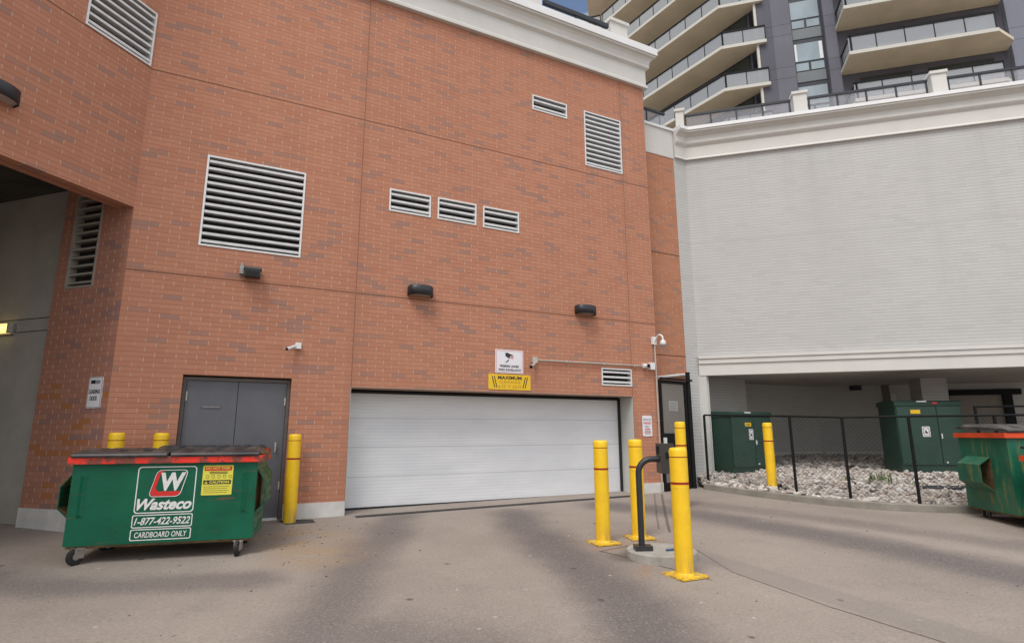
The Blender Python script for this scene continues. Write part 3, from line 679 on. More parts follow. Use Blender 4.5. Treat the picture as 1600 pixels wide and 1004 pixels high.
for bu, bw_, lab in ((1.6, .8, 'white patio bench at the left end of the balcony behind the podium rail'), (3.9, .35, 'small white stool in the middle of the same tower balcony'), (4.7, .9, 'white patio bench right of the middle of the tower balcony')):
    zf_ = Z0+.20; off = A_(bu+bw_/2, -.7, zf_); t_ = thing('patio_bench', lab, 'bench', off)
    mb = MB(); A_.box(mb, bu, bu+bw_, zf_+.40, zf_+.48, -.9, -.5); obj('seat', mb, 'white', t_, off)
    for q in (bu+.02, bu+bw_-.10): mb = MB(); A_.box(mb, q, q+.08, zf_, zf_+.40, -.88, -.52); obj('leg', mb, 'white', t_, off)
    mb = MB(); A_.box(mb, bu+.1, bu+bw_-.1, zf_+.1, zf_+.38, -.72, -.68); obj('apron', mb, 'white', t_, off)

# ------------------------------------------------------------------ gravel bed, kerb
KB = [(4.17, 12.86), (4.42, 12.42), (4.80, 11.86), (5.25, 11.3), (5.79, 10.74), (6.2, 10.45), (6.61, 10.25), (7.2, 10.12), (7.82, 10.05), (9.4, 9.92), (11.5, 9.85), (15, 9.8)]
KH = .125
ctrl = [(x, y+.1, gz(x, y)+KH-.01, 1.) for x, y in KB]+[(4.95, 13.0, .545, 1.5), (6.1, 13.7, .62, 1.5), (5.35, 12.05, .46, 1.5), (8.6, 16.6, .80, 1.5), (6.8, 15.8, .76, 1.5), (10.3, 16.2, .80, 1.5),
        (8.7, 12.8, .58, 1.5), (9.7, 12.5, .58, 1.5), (12, 12.3, .55, 1.5), (12, 14.5, .7, 1.5), (8, 14.8, .72, 1.5), (7.2, 12.2, .50, 1.5), (7.9, 11.2, .37, 1.2), (5.3, 14.4, .66, 1.5), (15, 13.5, .7, 1.5), (4.6, 13.4, .55, 1.)]
def grz(x, y):
    sw = sv = 0
    for a, b, v_, w_ in ctrl:
        w = w_/((x-a)**2+(y-b)**2+.02)**1.6; sw += w; sv += w*v_
    return sv/sw
def kerb_y(x):
    for (a, b), (c, d) in zip(KB[:-1], KB[1:]):
        if a <= x <= c: return b+(d-b)*(x-a)/(c-a)
    return KB[0][1] if x < KB[0][0] else KB[-1][1]
mb = MB(); nx = 44
for i in range(nx):
    xa, xb = 4.2+i*(15-4.2)/nx, 4.2+(i+1)*(15-4.2)/nx
    for j in range(22):
        def pt(x, t_): y0 = kerb_y(x)+.10; y = y0+(18.3-y0)*t_; return (x, y, grz(x, y)-.035)
        ta, tb = j/22, (j+1)/22
        mb.face([pt(xa, ta), pt(xb, ta), pt(xb, tb), pt(xa, tb)], smooth=True)
struct(obj('gravel_bed', mb, 'gravelbase', weld=True))
mb = MB()
def krow(i):
    x, y = KB[i]; a = KB[max(i-1, 0)]; b = KB[min(i+1, len(KB)-1)]; dx, dy = b[0]-a[0], b[1]-a[1]; L = math.hypot(dx, dy); nx_, ny_ = -dy/L, dx/L
    z = gz(x, y)
    return [(x+nx_*d, y+ny_*d, z+h) for d, h in ((0, -.1), (.004, KH-.015), (.02, KH), (.14, KH+.004), (.155, KH-.01), (.16, -.1))]
rows = [krow(i) for i in range(len(KB))]
for a, b in zip(rows[:-1], rows[1:]):
    for k in range(5): mb.face([a[k], b[k], b[k+1], a[k+1]], smooth=False)
mb.face(rows[0]); struct(obj('kerb', mb, 'kerb'))

def ico():
    import bmesh
    bm = bmesh.new(); bmesh.ops.create_icosphere(bm, subdivisions=1, radius=1.0)
    v = np.array([x.co[:] for x in bm.verts]); f = np.array([[q.index for q in p.verts] for p in bm.faces]); bm.free(); return v, f
iv, if_ = ico(); rng = np.random.default_rng(5)
temps = [iv*(1+rng.uniform(-.28, .28, (len(iv), 1))) for _ in range(8)]
V, Fc = [], []; cnt = 0
def outside_boxes(x, y):
    # clear of the cabinets
    for pl, w, dp in ((T1, 1.33, .76), (T2, 1.34, .75)):
        du, dv = x-pl.x, y-pl.y; u = du*pl.ux+dv*pl.uy; d = du*pl.nx+dv*pl.ny
        if -.02 < u < w+.02 and -dp-.02 < d < .02: return False
    return True
T1 = Pl(4.95, 13.1, 63.2); T2 = Pl(8.52, 12.78, 97.0)
for _ in range(13500):
    x = rng.uniform(4.25, 11.2); y = rng.uniform(kerb_y(x)+.17, 17.2)
    if y > 13.6 and rng.random() < .55: continue
    if x/y > .93 or x/y < .31: continue
    if not outside_boxes(x, y): continue
    s = rng.uniform(.032, .066)*(1.3 if rng.random() < .15 else 1); z = grz(x, y)+rng.uniform(-.025, .02)
    S = np.array([s*rng.uniform(.9, 1.5), s*rng.uniform(.75, 1.1), s*rng.uniform(.5, .8)])
    a, b, c2 = rng.uniform(0, 6.28), rng.normal(0, .45), rng.normal(0, .45)
    Rz = np.array([[cos(a), -sin(a), 0], [sin(a), cos(a), 0], [0, 0, 1]]); Rx = np.array([[1, 0, 0], [0, cos(b), -sin(b)], [0, sin(b), cos(b)]]); Ry = np.array([[cos(c2), 0, sin(c2)], [0, 1, 0], [-sin(c2), 0, cos(c2)]])
    v_ = (temps[rng.integers(8)]*S)@(Rz@Rx@Ry).T+np.array([x, y, z]); V.append(v_); Fc.append(if_+cnt*len(iv)); cnt += 1
V = np.concatenate(V); Fc = np.concatenate(Fc)
me = bpy.data.meshes.new('gravel_stones'); me.from_pydata(V.tolist(), [], Fc.tolist()); me.materials.append(M['stone'])
me.polygons.foreach_set('use_smooth', [False]*len(me.polygons)); me.update()
o = bpy.data.objects.new('gravel_stones', me); COL.objects.link(o); o['kind'] = 'stuff'; o['label'] = 'loose pale river stones covering the bed behind the kerb'; o['category'] = 'gravel'

# ------------------------------------------------------------------ drain, mat, weeds
mb = MB(); RED.box(mb, .95, 6.4, .10, .16, .13, .27)
def tilt(mb_, dz): mb_.v = [(x, y, gz(x, y)+dz+(.0 if z < .13 else .008)) for x, y, z in mb_.v]
tilt(mb, 0)
n_ = 90
for k in range(n_):
    u = 1.0+5.35*k/n_
    q = MB(); RED.box(q, u, u+.018, .1, .16, .145, .255); q.v = [(x, y, gz(x, y)+(.007 if z < .13 else .014)) for x, y, z in q.v]
    i0 = len(mb.v); mb.v += q.v; mb.f += [tuple(i0+j for j in f) for f in q.f]; mb.uv += q.uv; mb.sm += q.sm
dl = RED(3.7, .2, 0); dl = (dl[0], dl[1], gz(dl[0], dl[1]))
tag(obj('trench_drain', mb, 'patch', off=dl, loc=dl), 'narrow dark grated trench drain in front of the garage door', 'drain')
mb = MB(); cxm, cym = 8.25, 11.25; zz = grz(cxm, cym)
mb.lathe([(.0, .02), (.30, .03), (.38, .045), (.42, .02), (.43, -.05)], (0, 0, 0), 20)
o = obj('drain_cover', mb, 'mat', loc=(cxm, cym, zz+.03)); o.scale = (1.0, .5, 1.); tag(o, 'flat black oval cover lying in the gravel behind the fence', 'drain cover')
mb = MB(); mb.tube([(-.055, -.02, .012), (.055, .02, .012)], .011, 8); mb.tube([(.045, .016, .012), (.065, .024, .012)], .016, 8)
tag(obj('metal_bar', mb, 'bluepaint', loc=(1.80, 6.86, gz(1.72, 6.98)+.097)), 'short blue bar lying on the round concrete island', 'bar')
mb = MB(); rl = random.Random(3)
for _ in range(150):
    if rl.random() < .55: x, y = rl.gauss(-2.6, .7), rl.gauss(7.6, .9)
    else: x, y = rl.uniform(-6, 8), rl.uniform(3.2, 10.5)
    if y > 9.3+.5*x+.9 or y > 10.4: continue
    r_ = rl.uniform(.006, .02); n_ = 5; a0_ = rl.uniform(0, 6.3); h_ = r_*.5; z_ = gz(x, y)
    ring_ = [(x+cos(a0_+2*pi*k/n_)*r_*rl.uniform(.6, 1.4), y+sin(a0_+2*pi*k/n_)*r_*rl.uniform(.6, 1.3), z_-.002) for k in range(n_)]
    for k in range(n_): mb.face([ring_[k], ring_[(k+1) % n_], (x, y, z_+h_)])
o = obj('litter', mb, 'grit'); o['kind'] = 'stuff'; o['label'] = 'dark grit and leaf crumbs scattered on the pavement'
def weed(x, y, n, h, label):
    mb = MB()
    for k in range(n):
        a = random.uniform(0, 2*pi); L = h*random.uniform(.5, 1); lean = random.uniform(.2, .9); w = .006+.006*random.random()
        ox, oy = random.gauss(0, .12), random.gauss(0, .08); px_, py_ = -sin(a)*w, cos(a)*w; prev = None
        for j in range(5):
            t_ = j/4; r_ = lean*L*t_**1.5; z = L*t_*(1-.35*lean*t_); c_ = (ox+cos(a)*r_, oy+sin(a)*r_, z); ww = (1-t_*.9)
            cur = [(c_[0]-px_*ww, c_[1]-py_*ww, c_[2]), (c_[0]+px_*ww, c_[1]+py_*ww, c_[2])]
            if prev: mb.face([prev[0], prev[1], cur[1], cur[0]], smooth=True)
            prev = cur
    o = obj('weed', mb, 'leaf', loc=(x, y, grz(x, y))); tag(o, label, 'weed', 'weeds in the gravel')
weed(7.35, 11.75, 70, .32, 'largest straggly weed growing in the gravel before the large cabinet')
weed(6.9, 12.0, 35, .2, 'small weed in the gravel left of the straggly one')
weed(8.0, 11.6, 30, .18, 'low weed in the gravel between the straggly one and the black cover')

# ------------------------------------------------------------------ bollards
def make_bollard(label):
    t_ = thing('bollard', label, 'bollard', group='yellow bollards')
    r = .094; H = 1.29
    mb = MB(); mb.lathe([(r, 0), (r, H-.105)], n=28); mb.lathe([(r, H-.095), (r+.001, H-.035), (r*.93, H-.012), (r*.75, H-.003), (0, H)], n=28)
    obj('sleeve', mb, 'yellow', t_, weld=True)
    mb = MB(); mb.lathe([(r-.003, H-.108), (r-.001, H-.092)], n=28); mb.lathe([(r+.001, H-.380), (r+.0015, H-.355)], n=28); obj('band', mb, 'redband', t_)
    return t_
def base_plate(b, rz=.3):
    mb = MB(); mb.box(-.17, .17, -.17, .17, 0, .016); mb.lathe([(.094, .016), (.108, .016), (.104, .03), (.094, .04)], n=24)
    for sx in (-1, 1):
        for sy in (-1, 1): mb.lathe([(.014, .016), (.014, .03), (0, .032)], (sx*.14, sy*.14, 0), 6, False)
    o = obj('base_plate', mb, 'yellow', b); o.rotation_euler.z = rz
def at(x, y, dz=0): return (x, y, gz(x, y)+dz)
b0 = make_bollard('yellow bollard nearest the camera, right of the bent card reader pole')
b_list = [(1.162, 7.68, 'yellow bollard standing left of the bent card reader pole', 1), (1.69, 8.0, 'yellow bollard directly behind the bent card reader pole', 1),
          (-3.325, 8.87, 'yellow bollard between the grey double door and the garage door', 1), (-4.86, 8.03, 'yellow bollard behind the dumpster, just left of the grey double door', 1.03),
          (-5.27, 7.72, 'yellow bollard behind the dumpster, near the brick pier corner', 1.04)]
for x, y, lb_, sc_ in b_list: 
    b = dup(b0, at(x, y), 0, lb_, scale=(1, 1, sc_))
    if y > 7.6 and x > 0: base_plate(b, R(22) if x < 1.4 else R(10))
dup(b0, at(3.045, 10.5), 0, 'yellow bollard standing in front of the black gate', scale=(1, 1, 1.155))
dup(b0, (5.215, 11.82, grz(5.215, 11.82)-.05), 0, 'yellow bollard in the gravel in front of the smaller green cabinet', scale=(1, 1, 1.0))
b0.location = at(1.772, 6.24); base_plate(b0, R(25))

# ------------------------------------------------------------------ island and card reader
pz = gz(1.72, 6.98)
mb = MB(); mb.lathe([(.405, -.05), (.40, .075), (.385, .09), (0, .097)], n=40); o = obj('concrete_island', mb, 'pad', loc=(1.73, 7.0, pz)); tag(o, 'low round concrete island carrying the card reader pole', 'island')
kx, ky = 1.49, 6.93
t_ = thing('card_reader_post', 'dark bent pole with a card reader box on the round concrete island', 'card reader', (kx, ky, pz+.09))
mb = MB(); pts = [(0, 0, .02), (0, 0, .86)]+[(.16-.16*cos(a), 0, .86+.16*sin(a)) for a in [R(d) for d in range(10, 91, 10)]]+[(.34, 0, 1.02)]
mb.tube(pts, .036, 14); obj('pole', mb, 'lampblk', t_)
mb = MB(); mb.box(-.085, .11, -.08, .08, 0, .055); bevel(obj('foot_plate', mb, 'lampblk', t_), .005)
mb = MB(); mb.box(.24, .40, -.12, .10, .86, 1.20); bevel(obj('reader_box', mb, 'reader', t_), .006)
mb = MB(); mb.box(.232, .24, -.05, .05, 1.08, 1.17); mb.box(.30, .36, -.13, -.12, 1.03, 1.10); obj('reader_face', mb, 'black', t_)

# ------------------------------------------------------------------ gate
GA = Pl(3.19, 12.43, 53.5)
t_ = thing('metal_gate', 'tall black framed gate with brown grey panels between the brick and white walls', 'gate', (*GA(.5, 0, 0)[:2], gz(3.6, 12.7)))
goff = (*GA(.5, 0, 0)[:2], gz(3.6, 12.7))
mb = MB()
for a, b, c_, d_ in ((0, .07, .27, 2.60), (.86, .93, .27, 2.60), (.07, .86, 2.53, 2.60), (.07, .86, 1.17, 1.45), (.07, .86, .27, .42)): GA.box(mb, a, b, c_, d_, -.03, .03)
obj('gate_frame', mb, 'black', t_, goff)
mb = MB(); GA.box(mb, .09, .84, 1.45, 2.53, -.012, .012); GA.box(mb, .09, .84, .42, 1.17, -.012, .012); obj('panel', mb, 'gatepanel', t_, goff)
mb = MB(); GA.box(mb, .30, .60, 1.93, 2.15, .014, .02); obj('sign_plate', mb, 'greyplastic', t_, goff)
mb = MB(); [GA.rect(mb, .325, .575, 1.96+k*.035, 1.975+k*.035, .023) for k in range(5)]; obj('sign_lettering', mb, 'greyink', t_, goff)
mb = MB(); GA.box(mb, .04, .12, 1.12, 1.36, .03, .06); obj('lock', mb, 'whiteink', t_, goff)
mb = MB(); p = GA(1.02, .02, 0); mb.tube([(p[0], p[1], .2), (p[0], p[1], 2.80)], .05, 14); mb.tube([(p[0], p[1], 2.80), (p[0], p[1], 2.82)], .055, 14); obj('gate_post', mb, 'black', t_, goff)
mb = MB(); GA.box(mb, .0, 1.12, 2.61, 2.65, .04, .07); obj('top_bar', mb, 'black', t_, goff)
mb = MB(); a, b = R2(7.42, .03, 2.66), R2(8.6, .03, 2.80); mb.tube([a, b], .03, 6); obj('sloping_trim', mb, 'basetrim', t_, goff)

# ------------------------------------------------------------------ chain-link fence
fp = [(4.33, 13.0, 1.47), (5.50, 11.43, 1.47), (6.13, 10.72, 1.46), (7.06, 10.27, 1.49), (8.55, 10.22, 1.52), (10.2, 10.15, 1.55), (12.2, 10.1, 1.56)]
f0 = fp[1]; foff = (6.2, 10.7, .3)
ft = thing('chain_link_fence', 'black chain link fence set just behind the curved kerb', 'fence', foff)
tops = []
for x, y, h in fp:
    zb = gz(x, y)+KH-.05; mb = MB(); mb.tube([(x, y, zb), (x, y, zb+h+.05)], .027, 12); obj('fence_post', mb, 'black', ft, foff); tops.append((x, y, zb+h+.05, zb+.06))
mb = MB(); mb.tube([(x, y, z) for x, y, z, _ in tops], .019, 8); obj('top_rail', mb, 'black', ft, foff)
mesh = MB()
for (ax, ay, az_, abz), (bx, by, bz, bbz) in zip(tops[:-1], tops[1:]):
    L = math.hypot(bx-ax, by-ay); Hh = az_-abz; dx, dy = (bx-ax)/L, (by-ay)/L; st = .075; r = .0021
    def P3(u, h): return (ax+dx*u, ay+dy*u, abz+(bbz-abz)*u/L+h*((az_-abz)+((bz-bbz)-(az_-abz))*u/L)/Hh)
    for sgn in (1, -1):
        k = -Hh
        while k < L:
            u0, h0, u1, h1 = k, 0., k+Hh, Hh
            if u0 < 0: h0 = -u0; u0 = 0.
            if u1 > L: h1 = Hh-(u1-L); u1 = L
            if h1 > h0:
                if sgn < 0: h0, h1 = Hh-h0, Hh-h1
                a, b = P3(u0, h0), P3(u1, h1); o1 = r*sgn
                nn = (-dy*r, dx*r, 0); zz_ = (0, 0, r)
                q0 = [(a[0]+nn[0]*p+0, a[1]+nn[1]*p, a[2]+r*q) for p, q in ((1, 0), (0, 1), (-1, 0), (0, -1))]; q1 = [(b[0]+nn[0]*p, b[1]+nn[1]*p, b[2]+r*q) for p, q in ((1, 0), (0, 1), (-1, 0), (0, -1))]
                for j in range(4): mesh.face([q0[j], q0[(j+1)%4], q1[(j+1)%4], q1[j]])
            k += st
obj('mesh', mesh, 'black', ft, foff)
# low fence far behind, in the undercroft opening
boff = (11.2, 12.6, .6); bt = thing('rear_fence', 'dark chain link fence behind the large cabinet and right dumpster', 'fence', boff)
tp = []
for x, y in ((9.95, 12.35), (11.0, 12.1), (11.9, 11.9), (13.2, 11.6)):
    zb = grz(x, y)-.05; mb = MB(); mb.tube([(x, y, zb), (x, y, 2.0)], .03, 10); obj('fence_post', mb, 'black', bt, boff); tp.append((x, y, 1.99))
mb = MB(); mb.tube(tp, .02, 8); obj('top_rail', mb, 'black', bt, boff)

# ------------------------------------------------------------------ green utility cabinets
def cabinet(name, label, pl, w, dp, z0, z1, split, tagtxt, yl, wl, side_h=None):
    off = (*pl(w/2, -dp/2, 0)[:2], z0); t_ = thing(name, label, 'cabinet', off, group='green utility cabinets')
    H = z1-z0
    mb = MB(); pl.box(mb, 0, w, z0-.3, z1-.11, -dp, -.012); bevel(obj('body', mb, 'txgreen', t_, off), .012)
    mb = MB(); prof = [(-dp-.03, z1-.11), (.02, z1-.11), (.03, z1-.03), (-.02, z1), (-dp*.6, z1+.025), (-dp-.03, z1-.01)]
    n = len(prof)
    for k in range(n): (da, za), (db, zb) = prof[k], prof[(k+1)%n]; mb.face([pl(-.02, da, za), pl(w+.02, da, za), pl(w+.02, db, zb), pl(-.02, db, zb)])
    mb.face([pl(-.02, d, z) for d, z in prof]); mb.face([pl(w+.02, d, z) for d, z in reversed(prof)]); obj('lid', mb, 'txgreen', t_, off)
    mb = MB(); pl.box(mb, .02, w*split-.006, z0+.20, z1-.13, -.012, .010); bevel(obj('door', mb, 'txgreen', t_, off), .006)
    mb = MB(); pl.box(mb, w*split+.006, w-.02, z0+.20, z1-.13, -.012, .014); dd = bevel(obj('door', mb, 'txgreen', t_, off), .006)
    mb = MB(); pl.box(mb, w*split+.03, w*split+.05, z0+H*.48, z0+H*.55, .014, .035); pl.box(mb, w*split+.06, w*split+.09, z0+.24, z0+.27, .014, .03); obj('latch', mb, 'white', t_, off)
    a, b = yl; mb = MB(); pl.box(mb, a, a+.20, b, b+.085, .011, .013); obj('number_plate', mb, 'signyellow', t_, off)
    mb = MB()
    if tagtxt: text(mb, tagtxt, a+.02, a+.18, b+.02, b+.065, lambda x, z: pl(x, .0145, z), bold=.02)
    else: pl.rect(mb, a+.03, a+.17, b+.03, b+.05, .0145); obj('number', mb, 'blackink', t_, off)
    a, b, ww, hh = wl; mb = MB(); pl.polyline(mb, rrect(a, a+ww, b, b+hh, .015), .011, .013); obj('warning_label', mb, 'signwhite', t_, off)
    T = lambda x, z: pl(x, .0145, z)
    mb = MB(); ring(mb, rrect(a+.02, a+ww-.02, b+.02, b+hh-.02, .01), rrect(a+.03, a+ww-.03, b+.03, b+hh-.03, .008), T)
    flat(mb, [(a+ww*.3, b+hh*.35), (a+ww*.6, b+hh*.30), (a+ww*.72, b+hh*.42), (a+ww*.55, b+hh*.5), (a+ww*.5, b+hh*.7), (a+ww*.38, b+hh*.6)], T); obj('label_print', mb, 'blackink', t_, off)
    mb = MB(); pl.box(mb, w*.33, w*.48, z1-.028, z1-.004, .0305, .034); obj('lid_sticker', mb, 'signwhite', t_, off)
    if w > 1.335: mb = MB(); pl.box(mb, w*.56, w*.64, z1-.07, z1-.035, .026, .036); obj('lid_tag', mb, 'redink', t_, off)
    return t_, off
cabinet('utility_cabinet', 'smaller dark green utility cabinet beside the white corner post', T1, 1.33, .76, .50, 1.93, .55, '', (.45, 1.60), (.56, 1.30, .14, .24))
cabinet('utility_cabinet', 'larger dark green utility cabinet below the white brick column', T2, 1.34, .75, .56, 2.14, .62, '7644', (.30, 1.86), (.49, 1.36, .16, .22))

# ------------------------------------------------------------------ dumpsters
def strip_lid(x0, x1, y0, y1, zf, zb, ribs):
    """ribbed lid surface between x0..x1, front y0 (height zf) to back y1 (height zb)"""
    mb = MB(); nx_, ny_ = ribs*8, 10; W = x1-x0
    def z(i, j):
        tx, ty = i/nx_, j/ny_; ph = (tx*ribs) % 1
        prof = max(0, min(1, (abs(ph-.5)*-1+.33)/.10)) # raised rib
        env = min(1, ty/.22)*min(1, (1-ty)/.08+.0)
        e2 = min(1, tx/.03)*min(1, (1-tx)/.03)
        return zf+(zb-zf)*ty+.044*prof*env*e2+.012*sin(pi*ty)
    for i in range(nx_):
        for j in range(ny_):
            q = [(x0+W*a/nx_, y0+(y1-y0)*b/ny_, z(a, b)) for a, b in ((i, j), (i+1, j), (i+1, j+1), (i, j+1))]; mb.face(q, smooth=False)
    for i in range(nx_):
        a, b = x0+W*i/nx_, x0+W*(i+1)/nx_
        mb.face([(a, y0-.012, zf-.05), (b, y0-.012, zf-.05), (b, y0-.012, zf-.008), (a, y0-.012, zf-.008)]); mb.face([(a, y0-.012, zf-.008), (b, y0-.012, zf-.008), (b, y0, z(i+1, 0)), (a, y0, z(i, 0))])
        mb.face([(b, y1, zb-.03), (a, y1, zb-.03), (a, y1, z(i, ny_)), (b, y1, z(i+1, ny_))])
    for j in range(ny_):
        ya, yb = y0+(y1-y0)*j/ny_, y0+(y1-y0)*(j+1)/ny_; za, zb_ = zf+(zb-zf)*j/ny_, zf+(zb-zf)*(j+1)/ny_
        mb.face([(x0, yb, zb_-.03), (x0, ya, za-.03), (x0, ya, z(0, j)), (x0, yb, z(0, j+1))]); mb.face([(x1, ya, za-.03), (x1, yb, zb_-.03), (x1, yb, z(nx_, j+1)), (x1, ya, z(nx_, j))])
    mb.tube([(x0+.01, y0-.012, zf-.03), (x1-.01, y0-.012, zf-.03)], .027, 8)
    return mb
def pocket(sx, w, y0, y1, za, zb, zc, zd, out=.17):
    """fork sleeve: plates outside the side wall; za/zd where it meets the wall, zb/zc outer edge"""
    a = MB(); x = sx*w/2; X = x+sx*out; th = .008
    P = [(x, za), (X, zb), (X, zc), (x, zd)]
    for (xa, z1), (xb, z2) in zip(P[:-1], P[1:]):
        a.face([(xa, y0, z1), (xb, y0, z2), (xb, y1, z2), (xa, y1, z1)])
        dx, dz = (xb-xa), (z2-z1); L = math.hypot(dx, dz); nx_, nz_ = dz/L*th*(1), -dx/L*th
        cxm_, czm = x, (za+zd)/2; s_ = 1 if (nx_*(cxm_-xa)+nz_*(czm-z1)) > 0 else -1
        nx_, nz_ = nx_*s_, nz_*s_
        a.face([(xa+nx_, y1, z1+nz_), (xb+nx_, y1, z2+nz_), (xb+nx_, y0, z2+nz_), (xa+nx_, y0, z1+nz_)])
        for yy in (y0, y1): a.face([(xa, yy, z1), (xb, yy, z2), (xb+nx_, yy, z2+nz_), (xa+nx_, yy, z1+nz_)])
    return a
def caster(parent, x, y, top, r=.085, ang=0., mat='zinc'):
    mb = MB(); f = lambda px, py, pz_: (x+px*cos(ang)-py*sin(ang), y+px*sin(ang)+py*cos(ang), pz_)
    mb.box(-.07, .07, -.05, .05, top-.02, top-.004, T=f); mb.box(-.02, .075, -.036, -.026, r*.75, top-.02, T=f); mb.box(-.02, .075, .026, .036, r*.75, top-.02, T=f)
    c = obj('caster', mb, mat, parent)
    mb = MB(); ox = .05
    def TT(a, b, c_): q = f(ox+a, c_, r+b); return q
    mb.lathe([(0, -.022), (r*.8, -.022), (r, -.016), (r, .016), (r*.8, .022), (0, .022)], n=20, T=TT); w = obj('wheel', mb, 'rubber', c)
    mb = MB(); mb.lathe([(0, -.026), (r*.42, -.026), (r*.42, .026), (0, .026)], n=14, T=TT); obj('hub', mb, 'zinc', c)
def dumpster(name, label, loc, rz, w=1.87, dp=.95, zb=.19, zt=1.055, paint='green', rim='rimred', zfront=None, zback=None, pk=(.08, .62), ribs=4, front_ribs=True, pout=.17, pz=(.96, .81, .58, .47), group='green waste dumpsters'):
    t_ = thing(name, label, 'dumpster', loc, rz, group); h = w/2
    mb = MB()
    # open body: four walls with thickness and a floor
    mb.box(-h, h, 0, .03, zb, zt); mb.box(-h, h, dp-.03, dp, zb, zt); mb.box(-h, -h+.03, .03, dp-.03, zb, zt); mb.box(h-.03, h, .03, dp-.03, zb, zt); mb.box(-h+.03, h-.03, .03, dp-.03, zb, zb+.03)
    if front_ribs:
        for x in (-h+.12, h-.12):  # pressed vertical ribs near both ends
            for s in (-1, 1): mb.face([(x, -.02, zb+.32), (x+s*.035, -.001, zb+.29), (x+s*.035, -.001, zt-.13), (x, -.02, zt-.16)] if s > 0 else [(x, -.02, zt-.16), (x+s*.035, -.001, zt-.13), (x+s*.035, -.001, zb+.29), (x, -.02, zb+.32)])
    obj('body', mb, paint, t_)
    mb = MB(); o_ = .045
    mb.box(-h-o_, h+o_, -o_, -.001, zt-.005, zt+.07); mb.box(-h-o_, h+o_, dp+.001, dp+o_, zt-.005, zt+.07); mb.box(-h-o_, -h-.001, -.001, dp+.001, zt-.005, zt+.07); mb.box(h+.001, h+o_, -.001, dp+.001, zt-.005, zt+.07)
    bevel(obj('rim', mb, rim, t_), .006)
    mb = MB(); mb.box(-h+.02, h-.02, .02, dp-.02, zb-.025, zb-.002)
    for x in (-h+.17, h-.17): mb.box(x-.13, x+.13, .04, .16, zb-.034, zb-.025); mb.box(x-.13, x+.13, dp-.2, dp-.06, zb-.034, zb-.025)
    obj('skid', mb, 'pocketin', t_)
    for sx in (-1, 1):
        p = obj('fork_pocket', pocket(sx, w+.002, pk[0], pk[1], *pz, pout), paint, t_)
        q = MB(); q.box(sx*h-.003 if sx < 0 else h+.001, sx*h-.001 if sx < 0 else h+.003, pk[0], pk[1], pz[3]+.02, pz[0]-.02)
        q.face([(sx*(h+.004), pk[0]+.003, pz[3]+.012), (sx*(h+pout-.01), pk[0]+.003, pz[2]+.012), (sx*(h+pout-.01), pk[1], pz[2]+.012), (sx*(h+.004), pk[1], pz[3]+.012)]); obj('pocket_inside', q, 'pocketin', p)
    for i, (x, y, a) in enumerate(((-h+.16, .04, R(235)), (h-.14, .06, R(262)), (-h+.16, dp-.13, R(30)), (h-.16, dp-.13, R(120)))): caster(t_, x, y, zb-.012, r=.088, ang=a)
    zf = zt+.115 if zfront is None else zfront; zk = zt+.20 if zback is None else zback
    for x0, x1 in ((-h-.02, -.012), (.012, h+.02)):
        obj('lid', strip_lid(x0, x1, -.03, dp+.02, zf, zk, ribs), 'lid', t_)
    return t_
az = R(73.8); rzD = R(90)-az
fl = (-4.816, 6.417); d_loc = (fl[0]+.935*sin(az), fl[1]+.935*cos(az)); dg_ = gz(*d_loc)
D1 = dumpster('dumpster', 'green dumpster with white and red decal and worn red rim before the grey doors', (*d_loc, dg_), rzD, dp=.80, zback=1.15, pk=(.03, .50), pout=.11)
# decals on the front face
def DT(e=.004): return lambda x, z: (x-.935, -e, z-dg_)
def decal(name, mb, mat): return obj(name, mb, mat, D1)
w_ = MB(); T = DT()
ring(w_, rrect(.632, 1.228, .592, 1.098, .035), rrect(.643, 1.217, .603, 1.087, .028), T)
ring(w_, rrect(.625, 1.228, .438, .578, .018), rrect(.635, 1.218, .448, .568, .012), T)
ring(w_, rrect(.622, 1.226, .306, .426, .018), rrect(.632, 1.216, .316, .416, .012), T)
sh = .24
ring(w_, rrect(.755, 1.075, .765, 1.06, .05, 6, sh), rrect(.762, 1.068, .772, 1.053, .045, 6, sh), T)
text(w_, 'Wasteco', .655, 1.205, .625, .750, T, shear=.35, bold=.037)
text(w_, '1-877-422-9522', .648, 1.205, .468, .548, T, shear=.3, bold=.02)
text(w_, 'CARDBOARD ONLY', .665, 1.185, .335, .395, T, shear=.12, bold=.012)
text(w_, 'W', .865, 1.12, .83, 1.03, DT(.0055), shear=.12, bold=.045)
decal('decal_white', w_, 'whiteink')
r_ = MB(); T = DT(.0048); s0 = .765
def sx_(x, z): return (x+(z-s0)*sh, z)
flat(r_, [sx_(.80, .772), sx_(1.03, .772), sx_(1.062, .80), sx_(1.068, .825), sx_(.85, .825), sx_(.762, .825), sx_(.764, .80)], T)
flat(r_, [sx_(.762, .825), sx_(.835, .825), sx_(.80, .86), sx_(.80, 1.02), sx_(.83, 1.05), sx_(.80, 1.053), sx_(.762, 1.02)], T)
decal('decal_red', r_, 'redink')
y_ = MB(); T = DT(); flat(y_, rrect(1.29, 1.61, .768, 1.10, .012), T); decal('sticker', y_, 'stickyellow')
y_ = MB(); T = DT(.005); flat(y_, rrect(1.305, 1.595, 1.04, 1.088, .004), T); decal('sticker_red', y_, 'redink')
y_ = MB(); flat(y_, rrect(1.303, 1.595, .888, .935, .003), T)
T2_ = DT(.0058); [y_.face([T2_(1.36, zz_), T2_(1.55, zz_), T2_(1.55, zz_+.008), T2_(1.36, zz_+.008)]) for zz_ in (1.005, 1.022)]
for k in range(5):
    xx = 1.325+k*.06; ring(y_, rrect(xx, xx+.034, .955, .992, .016), rrect(xx+.004, xx+.030, .959, .988, .012), T2_)
